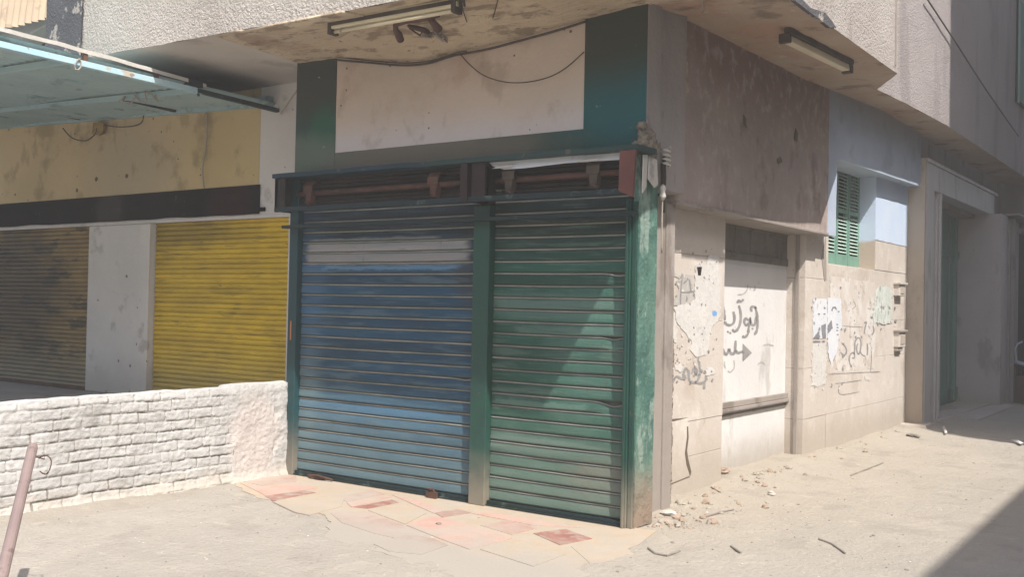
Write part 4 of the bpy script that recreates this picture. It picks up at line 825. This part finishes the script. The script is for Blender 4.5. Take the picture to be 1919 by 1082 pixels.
poster(p5([(640, 190), (680, 165), (760, 175), (775, 230), (765, 480), (700, 490), (660, 470), (620, 485), (612, 400)]), XP, M['papergreen'], 'greenish torn poster beside the upper meter box', 10)
poster(p5([(608, 590), (630, 600), (628, 680), (600, 720), (598, 640)]), XP, M['paper'], 'sliver of white paper right of the curled graffiti', 11)
poster(p5([(545, 925), (598, 940), (590, 965), (550, 955)]), XP, M['paper'], 'tiny white scrap below the street wall graffiti', 12)
mb = MB()
for L in ([(110, 605), (160, 540), (165, 605)], [(180, 500), (215, 480), (218, 600), (190, 605)], [(232, 500), (265, 450), (275, 520), (235, 570)], [(110, 628), (170, 628), (170, 640), (110, 640)], [(185, 626), (208, 626), (208, 640), (185, 640)]):
    mb.prism([on(a, b, 0, XP + .0045) for a, b in ragged(p5(L), 4, .6)], (.0008, 0, 0))
for (a, b) in ((313, 490), (316, 515), (314, 540), (318, 575), (325, 380), (208, 350), (206, 400), (160, 400)):
    mb.prism([on(u, v, 0, XP + .0045) for u, v in p5([(a - 8, b - 5), (a + 8, b - 4), (a + 7, b + 5), (a - 7, b + 4)])], (.0008, 0, 0))
mb.prism([on(a, b, 0, XP + .0045) for a, b in p5([(262, 370), (275, 340), (300, 338), (312, 365), (302, 362), (292, 350), (280, 352), (272, 378)])], (.0008, 0, 0))
o = mb.build('print', M['inkdark'], pt2)
def stroke(mb, pts, x, w, sub=5):
    """a hand drawn stroke laid on the wall plane; pts in measured points"""
    P = [Vector(p) for p in pts]; out = []
    for i in range(len(P) - 1):
        p0 = P[max(i - 1, 0)]; p1 = P[i]; p2 = P[i + 1]; p3 = P[min(i + 2, len(P) - 1)]
        for k in range(sub):
            t = k / sub; out.append(.5 * ((2 * p1) + (p2 - p0) * t + (2 * p0 - 5 * p1 + 4 * p2 - p3) * t * t + (-p0 + 3 * p1 - 3 * p2 + p3) * t ** 3))
    out.append(P[-1]); L = []; Rr = []; n = len(out)
    for i, p in enumerate(out):
        d = (out[min(i + 1, n - 1)] - out[max(i - 1, 0)]); 
        if d.length < 1e-6: d = Vector((1, 0))
        d.normalize(); q = Vector((-d.y, d.x)); ww = w * (.8 + .35 * nz(p.x * .2, p.y * .2, 3)) * (.55 if i in (0, n - 1) else 1)
        a = p + q * ww / 2; b = p - q * ww / 2; L.append(on(a.x, a.y, 0, x)); Rr.append(on(b.x, b.y, 0, x))
    mb.add(L + Rr, [(i, i + 1, n + i + 1, n + i) for i in range(n - 1)])
S4 = lambda L: [(1240 + a / 3.605, 440 + b / 3.605) for a, b in L]
XB = -3.8975
mb = MB(); W = 5.8
for L in ([(634, 486), (646, 540), (650, 600), (644, 650), (628, 676)], [(612, 520), (606, 500), (616, 486), (632, 490), (640, 502)], [(640, 555), (634, 600), (618, 612), (604, 596), (600, 560)], [(600, 560), (596, 600), (588, 640), (586, 668), (566, 692), (546, 686)],
          [(590, 600), (572, 612), (560, 590), (570, 566), (588, 580)], [(524, 478), (536, 530), (534, 590), (518, 636), (496, 654), (478, 640)], [(512, 462), (522, 446), (534, 452), (548, 446), (554, 436)],
          [(486, 520), (494, 560), (488, 596), (464, 612), (440, 606), (430, 588)], [(430, 588), (412, 612), (402, 590), (412, 566), (430, 572), (424, 530), (420, 498)]):
    stroke(mb, S4(L), XB, W)
for (a, b) in ((616, 636), (450, 656), (466, 664), (404, 482), (420, 490)): stroke(mb, S4([(a - 6, b - 3), (a + 6, b + 4)]), XB, 4)
for L in ([(402, 764), (416, 776), (426, 800), (440, 812), (452, 790), (458, 776), (468, 800), (482, 806), (496, 790), (502, 716)], [(500, 780), (516, 800), (532, 796), (552, 790)]): stroke(mb, S4(L), XB, W)
mb.add([on(a, b, 0, XB) for a, b in S4([(549, 735), (612, 800), (549, 860)])], [(0, 1, 2)])
o = mb.build('graffiti', M['ink'], D); o['label'] = 'grey hand painted Arabic words with an arrow head'
mb = MB()
for L in ([(428, 858), (426, 880), (434, 906)], [(490, 850), (494, 880), (488, 908), (466, 930), (450, 920)], [(516, 405), (540, 404), (560, 396), (580, 372), (582, 340)], [(600, 372), (604, 352)], [(690, 750), (720, 742), (760, 752)], [(650, 880), (680, 860), (700, 880)], [(630, 345), (634, 370), (620, 375)]): stroke(mb, S4(L), XB, 3)
o = mb.build('faint_graffiti', M['inkfaint'], D)
mb = MB(); XG = X0 + .0042
for L in ([(58, 1055), (66, 1000), (52, 960), (70, 930)], [(70, 1010), (100, 960), (140, 975), (150, 940), (165, 905), (185, 930), (190, 985), (225, 1000), (250, 975), (262, 930), (250, 830)], [(225, 1000), (270, 1005), (300, 985), (300, 950)], [(288, 1045), (292, 1000)], [(205, 940), (225, 900), (240, 930), (215, 960)]): stroke(mb, S4(L), XG, 5.5)
mb.add([on(a, b, 0, XG) for a, b in S4([(48, 690), (82, 635), (98, 715)])], [(0, 1, 2)])
for L in ([(140, 290), (132, 380), (130, 470)], [(130, 390), (220, 385)], [(190, 300), (200, 380)], [(150, 330), (180, 300)]): stroke(mb, S4(L), XP + .003, 3)
o = mb.build('graffiti', M['ink'], swl); o['label'] = 'smudged grey graffiti low on the pier'
mb = MB(); S5 = lambda L: [(1500 + a / 4.509, 500 + b / 4.509) for a, b in L]
for L in ([(436, 852), (420, 820), (414, 780), (424, 745), (446, 728), (460, 745), (456, 775), (440, 770)], [(456, 745), (462, 690), (464, 640), (484, 604), (506, 612), (514, 650), (510, 700), (496, 740), (482, 725), (478, 680), (488, 650)], [(508, 720), (524, 745), (548, 758), (566, 745), (570, 700), (566, 650)], [(540, 570), (548, 520), (560, 470), (540, 480)], [(330, 700), (350, 735), (380, 745), (392, 710), (376, 670), (352, 650)], [(298, 720), (292, 760), (276, 800)], [(258, 640), (262, 690), (250, 700)], [(616, 500), (622, 550), (604, 580)]): stroke(mb, S5(L), XG, 3.2)
o = mb.build('graffiti', M['ink'], swl); o['label'] = 'curled grey Arabic graffiti on the street wall'
mb = MB()
for L in ([(345, 500), (440, 508), (530, 512)], [(240, 910), (440, 900), (680, 888)], [(600, 640), (604, 740), (596, 890)], [(300, 990), (420, 975), (520, 960)], [(330, 1000), (340, 1080), (500, 1060)], [(450, 290), (470, 330), (440, 360)], [(495, 210), (500, 250)], [(400, 380), (420, 370)], [(570, 350), (590, 360)], [(140, 760), (160, 800), (150, 830)], [(125, 960), (140, 900), (150, 960)], [(180, 900), (185, 945)], [(300, 860), (318, 878)], [(545, 840), (552, 820)]): stroke(mb, S5(L), XG, 1.7)
o = mb.build('faint_graffiti', M['ink'], swl)
mb = MB(); mb.prism([on(a, b, 0, XP + .0022) for a, b in ragged(p4([(345, 520), (360, 512), (375, 525), (374, 545), (355, 552), (344, 540)]), 3, .6)], (.0008, 0, 0)); tag(mb.build('sticker', M['lightblue']), 'tiny light blue sticker fragment on the torn pier poster', 'sticker')
mb = MB(); mb.prism([on(a, b, 0, XP + .0022) for a, b in p4([(240, 218), (274, 218), (266, 276), (248, 276)])], (.0008, 0, 0)); tag(mb.build('sticker', M['maroon_dark']), 'tiny dark brown tag at the top of the torn pier poster', 'sticker')
mb = MB()
for (x0, x1, y0, y1, n_) in ((1255, 1346, 462, 700, 120), (1256, 1340, 690, 720, 18), (1520, 1585, 560, 730, 60), (1560, 1640, 520, 690, 46), (1630, 1680, 535, 620, 40)):
    for i in range(n_):
        cx, cy = random.uniform(x0, x1), random.uniform(y0, y1); r = random.uniform(1.2, 4.2) * (1 if random.random() < .8 else 1.6); q_ = []
        for k in range(7):
            a = k * 2 * math.pi / 7; rr = r * random.uniform(.4, 1.15); q_.append((cx + rr * .55 * math.cos(a), cy + rr * math.sin(a)))
        mb.prism([on(a, b, 0, XP + .0018) for a, b in q_], (.001, 0, 0), 0 if random.random() < .62 else 1)
tag(mb.build('paper_shreds', [M['paper'], M['ink']]), 'tiny shreds and scars of old posters scattered over the street wall', kind='stuff')
# meter boxes
def meter(y, z, h, label, lid):
    t = empty('meter_box', (X0, y, z), label, 'meter box', 'small boxes on the street wall')
    mb = MB(); mb.box(X0 - .02, X0 + .07, y - .15, y + .15, z - h / 2, z + h / 2); part('case', mb, M['stone'], t, bevel=.01)
    mb = MB(); mb.box(X0 - .02, X0 + .095, y - .17, y + .17, z + h / 2 + .001, z + h / 2 + .03); part('hood', mb, M['stone_dark'] if lid else M['stonepale'], t, bevel=.005)
    mb = MB(); mb.box(X0 + .0705, X0 + .078, y - .09, y + .1, z - h * .3, z + h * .3); part('cover', mb, M['tan'], t, bevel=.004)
    if lid: mb = MB(); mb.box(X0 - .02, X0 + .05, y - .14, y + .1, z - h / 2 - .05, z - h / 2 - .002); part('base', mb, M['stone_dark'], t, bevel=.005)
meter(14.02, 1.85, .15, 'upper small weathered box on the street wall beside the entrance pier', False)
meter(14.05, 1.2, .2, 'lower hooded small box on the street wall beside the entrance pier', True)

# ================================================================== LEANING POLE
Pl = empty('leaning_pole', (-3.9, 2.2, 0), 'dull brown metal pole leaning in front of the low white wall', 'pole')
p1 = CAM + ray(62, 838) * 5.4; p2 = CAM + ray(14, 1040) * 4.5
d = (p2 - p1); mb = MB(); e = p1 + d * (p1.z / -d.z); mb.tube([p1, p1 + d * .03, p1.lerp(e, .5), e], [.0235, .026, .026, .026], 14); part('pipe', mb, M['pole'], Pl, smooth=False)
mb = MB(); cc = CAM + ray(84, 872) * 5.3; mb.tube([cc + RIGHT * (.034 * math.cos(a * .4)) - DOWN * (.05 * math.sin(a * .4)) + FWD * .01 * math.sin(a) for a in range(-6, 7)], .0035, 6); mb.tube([p1 + d * .1, cc + RIGHT * .0 - DOWN * .03, cc - DOWN * .05], .003, 6); part('wire_ring', mb, M['rust'], Pl)
Pl.location = (e.x, e.y, 0)
for ch in Pl.children: ch.matrix_parent_inverse = Matrix.Translation(-Vector(Pl.location))

# ================================================================== DEBRIS
mb = MB()
for i in range(300):
    t = random.random()
    if i < 170: x = -3.5 + random.gauss(0, .12) + .25 * random.random(); y = 6.55 + abs(random.gauss(0, .5)); 
    elif i < 235: x = -3.6 + abs(random.gauss(0, .16)); y = random.uniform(8.5, 9.6)
    else: x = -3.62 + abs(random.gauss(0, .12)); y = random.uniform(7, 14)
    if x < -3.44 and y < 6.7: continue
    r = .004 + .03 * random.random() ** 4; lump(mb, (x, y, gz(x, y) + r * .12), r, i, 5, (1, 1.2, .8), 0 if random.random() < .5 else 1)
tag(mb.build('rubble', [M['rubble'], M['dust']]), 'crumbled plaster rubble along the foot of the corner and street wall', kind='stuff')
mb = MB()
for i in range(1500):
    x = random.uniform(-6.8, -1.6); y = random.uniform(2.6, 13.5); 
    if x < -3.3 and y > 6.3: continue
    r = random.uniform(.002, .008) * (1.0 if random.random() < .93 else 1.8); lump(mb, (x, y, gz(x, y) + r * .2), r, i, 4, (1, 1, .5), 0 if random.random() < .6 else 1)
tag(mb.build('gravel', [M['debris'], M['stonepale']]), 'scattered grit and pebbles over the dusty street', kind='stuff')
def stone(px, py, r, mat, label, cat='stone', sq=(1, 1, .7), name='stone', seed=1, group='loose stones on the street'):
    p = on(px, py, 2, 0); z = gz(p.x, p.y); mb = MB(); lump(mb, (p.x, p.y, z + r * .45), r, seed, 12, sq); return tag(mb.build(name, mat, smooth=False), label, cat, group)
stone(1441, 860, .05, M['stonepale'], 'pale stone lump at the foot of the boarded doorway', seed=11)
stone(1354, 903, .055, M['rubble'], 'pinkish stone lump by the right foot of the cracked pier', seed=12, sq=(1.2, 1.2, .5))
stone(1446, 930, .03, M['stonepale'], 'small bright white pebble alone on the dusty ground', seed=13)
stone(822, 984, .02, M['debris'], 'dark chip on the paving in front of the shutters', seed=14, sq=(1.2, 1.2, .6))
stone(1253, 968, .04, M['stonepale'], 'cream stone chunk in the rubble at the corner', seed=15, sq=(1.6, 1, .5))
stone(1712, 822, .05, M['debris'], 'flat brown stone near the entrance pier', seed=16, sq=(1.6, 1, .4))
for pts, lb in (([(1215, 1030), (1228, 1038), (1250, 1043), (1275, 1034)], 'bent twig nearest the green corner'), ([(1370, 1025), (1389, 1038)], 'short straight stick on the open street'), ([(1322, 972), (1350, 965), (1375, 958)], 'twig lying beside the corner rubble'), ([(1595, 892), (1620, 884), (1655, 870)], 'long thin stick on the dust below the street wall'),
                ([(1535, 1012), (1560, 1022), (1585, 1037)], 'dark stick on the street near the shadow edge'), ([(1333, 922), (1350, 934)], 'short dark stick under the cracked pier')):
    P = [on(x, y, 2, 0) for x, y in pts]; P = [Vector((p.x, p.y, gz(p.x, p.y) + .006)) for p in P]
    mb = MB(); mb.tube(P, .007, 6); tag(mb.build('twig', M['debris']), lb, 'twig', 'twigs on the street')
def litter(pts, label, lift=.02):
    P = [on(x, y, 2, .03) for x, y in pts]; mb = MB(); n = len(P); cx = sum(P, Vector()) / n
    top = [(p.x, p.y, .012 + lift * (.5 + .5 * nz(p.x * 9, p.y * 9))) for p in P]; mb.prism(top, (0, 0, -.003)); mb.add([*top, (cx.x, cx.y, .02 + lift)], [(i, (i + 1) % n, n) for i in range(n)])
    tag(mb.build('paper_scrap', M['paper']), label, 'litter', 'paper scraps in the shade')
litter([(1765, 800), (1770, 799), (1776, 812), (1771, 812)], 'crumpled white scrap in the shade by the entrance step', .05)
litter([(1895, 824), (1906, 826), (1919, 831), (1912, 832)], 'flat white scrap in the shade at the right', .03)

# junk outside the far shop
J = empty('plastic_chair', (-2.95, 20.4, 0), 'pale plastic chair with dark legs outside the far shop', 'chair')
mb = MB(); 
mb.grid(lambda u, v: (-3.25 + .55 * u, 19.9 + .5 * v, .72 - .12 * u + .03 * math.sin(v * math.pi)), 10, 8); mb.grid(lambda u, v: (-3.25 + .55 * u, 19.9 + .5 * v, .70 - .12 * u + .03 * math.sin(v * math.pi)), 10, 8); part('seat', mb, M['chairwhite'], J)
mb = MB(); mb.tube([(-3.2, 19.92, .72), (-3.23, 19.92, .95), (-3.2, 20.0, 1.05), (-3.18, 20.3, 1.08)], .018, 8); part('armrest', mb, M['chairwhite'], J)
for a, b in ((-3.2, 19.95), (-2.75, 19.95), (-3.2, 20.35), (-2.75, 20.35)):
    mb = MB(); mb.tube([(a, b, .66), (a - .02, b - .03, 0)], .016, 8); part('leg', mb, M['rust'], J)
mb = MB(); mb.prism([(-3.2, 19.75, 0), (-2.6, 19.75, 0), (-2.6, 19.75, .5), (-3.2, 19.75, .5)], (0, .03, 0)); tag(mb.build('wooden_board', M['brownwood'], bevel=.004), 'dark wooden board standing below the pale chair', 'board')
mb = MB(); mb.hexa([(-3.1, 21.2, .9), (-2.9, 21.2, .9), (-2.9, 21.3, .9), (-3.1, 21.3, .9)], [(-3.25, 21.2, 2.6), (-3.15, 21.2, 2.6), (-3.15, 21.3, 2.6), (-3.25, 21.3, 2.6)]); mb.box(-3.1, -2.9, 21.2, 21.3, 0, .9); tag(mb.build('leaning_plank', M['cement'], bevel=.004), 'grey plank leaning beside the far shop', 'plank')
mb = MB(); lump(mb, (-2.9, 21.0, 1.15), .22, 4, 14, (1, 1, .5)); tag(mb.build('bundled_sheeting', M['chairwhite'], smooth=True), 'bundle of pale sheeting in the dark far shop', 'bundle')

# ================================================================== NEIGHBOURING AND FACING BUILDINGS
N1 = empty('neighbouring_house', (-12, 7.5, 0), 'red brown house with a cream corrugated roof edge behind the awning', 'house')
mb = MB(); mb.box(-20, -9.6, 7.3, 12, 3.9, 6.2); part('wall', mb, M['redbrown'], N1)
mb = MB(); mb.box(-30, -15.01, 7.0, 12, 0, 4.6); part('ground_floor', mb, M['cement'], N1)
mb = MB(); mb.prism([on(x, y, 1, 6.9) for x, y in ((-160, 110), (-60, 118), (0, 98), (40, 72), (98, 40), (98, 15), (40, 35), (0, 46), (-60, 58), (-160, 70))], (0, .3, 0)); part('beam', mb, M['opp'], N1, bevel=.01)
mb = MB(); mb.grid(lambda u, v: (-22 + 12.4 * u, 6.88 - .10 * v - .03 * math.sin(u * 12.4 / .15 * 2 * math.pi), 4.90 + .95 * (1 - v) + .03 * nz(u * 30, 3) * v), 600, 3); mb.box(-22, -9.6, 7.0, 7.3, 4.9, 5.9); part('corrugated_fascia', mb, M['corr'], N1, smooth=True)
pts = [(-9.9, 6.8, 4.75), (-10.1, 6.75, 4.62), (-10.35, 6.7, 4.35), (-10.45, 6.7, 4.0)]
cable('drain_hose', pts, .02, M['wirelight'], 'pale hose curving down above the awning', cat='hose')
# the houses across the street: out of view beside the camera, they shade the roadway
OB = MB(); OB.hexa([(3.46, 2.0, 0), (3.31, 10.85, 0), (9, 10.85, 0), (9, 2.0, 0)], [(3.46, 2.0, 7.8), (3.31, 10.85, 7.8), (9, 10.85, 7.8), (9, 2.0, 7.8)])
tag(OB.build('facing_house', M['opp']), 'plain plastered house across the street from the corner shop', 'house')
OB = MB(); OB.box(3.0, 9, 10.95, 34, 0, 23); tag(OB.build('facing_apartment_block', M['opp']), 'taller plastered block across the street from the entrance portal', 'building')

OB = MB(); OB.box(-26, 1.5, -20, -11, 0, 10); tag(OB.build('unseen_sky_blocker', M['opp']), 'long plastered block behind the camera, added unseen to cut sky light', 'house')  # unseen block added behind the camera to cut sky light on the shopfront
# dusty air hanging over the whole street
hz = MB(); hz.box(-64, 64, -64, 124, -1.2, 25)
v = bpy.data.materials.new('dusty_air'); v.use_nodes = True; v.node_tree.nodes.clear()
vo = v.node_tree.nodes.new('ShaderNodeOutputMaterial'); pvn = v.node_tree.nodes.new('ShaderNodeVolumePrincipled')
pvn.inputs['Color'].default_value = (.93, .89, .83, 1); pvn.inputs['Density'].default_value = .0075; pvn.inputs['Anisotropy'].default_value = .2
v.node_tree.links.new(pvn.outputs[0], vo.inputs['Volume'])
tag(hz.build('haze', v), kind='stuff')
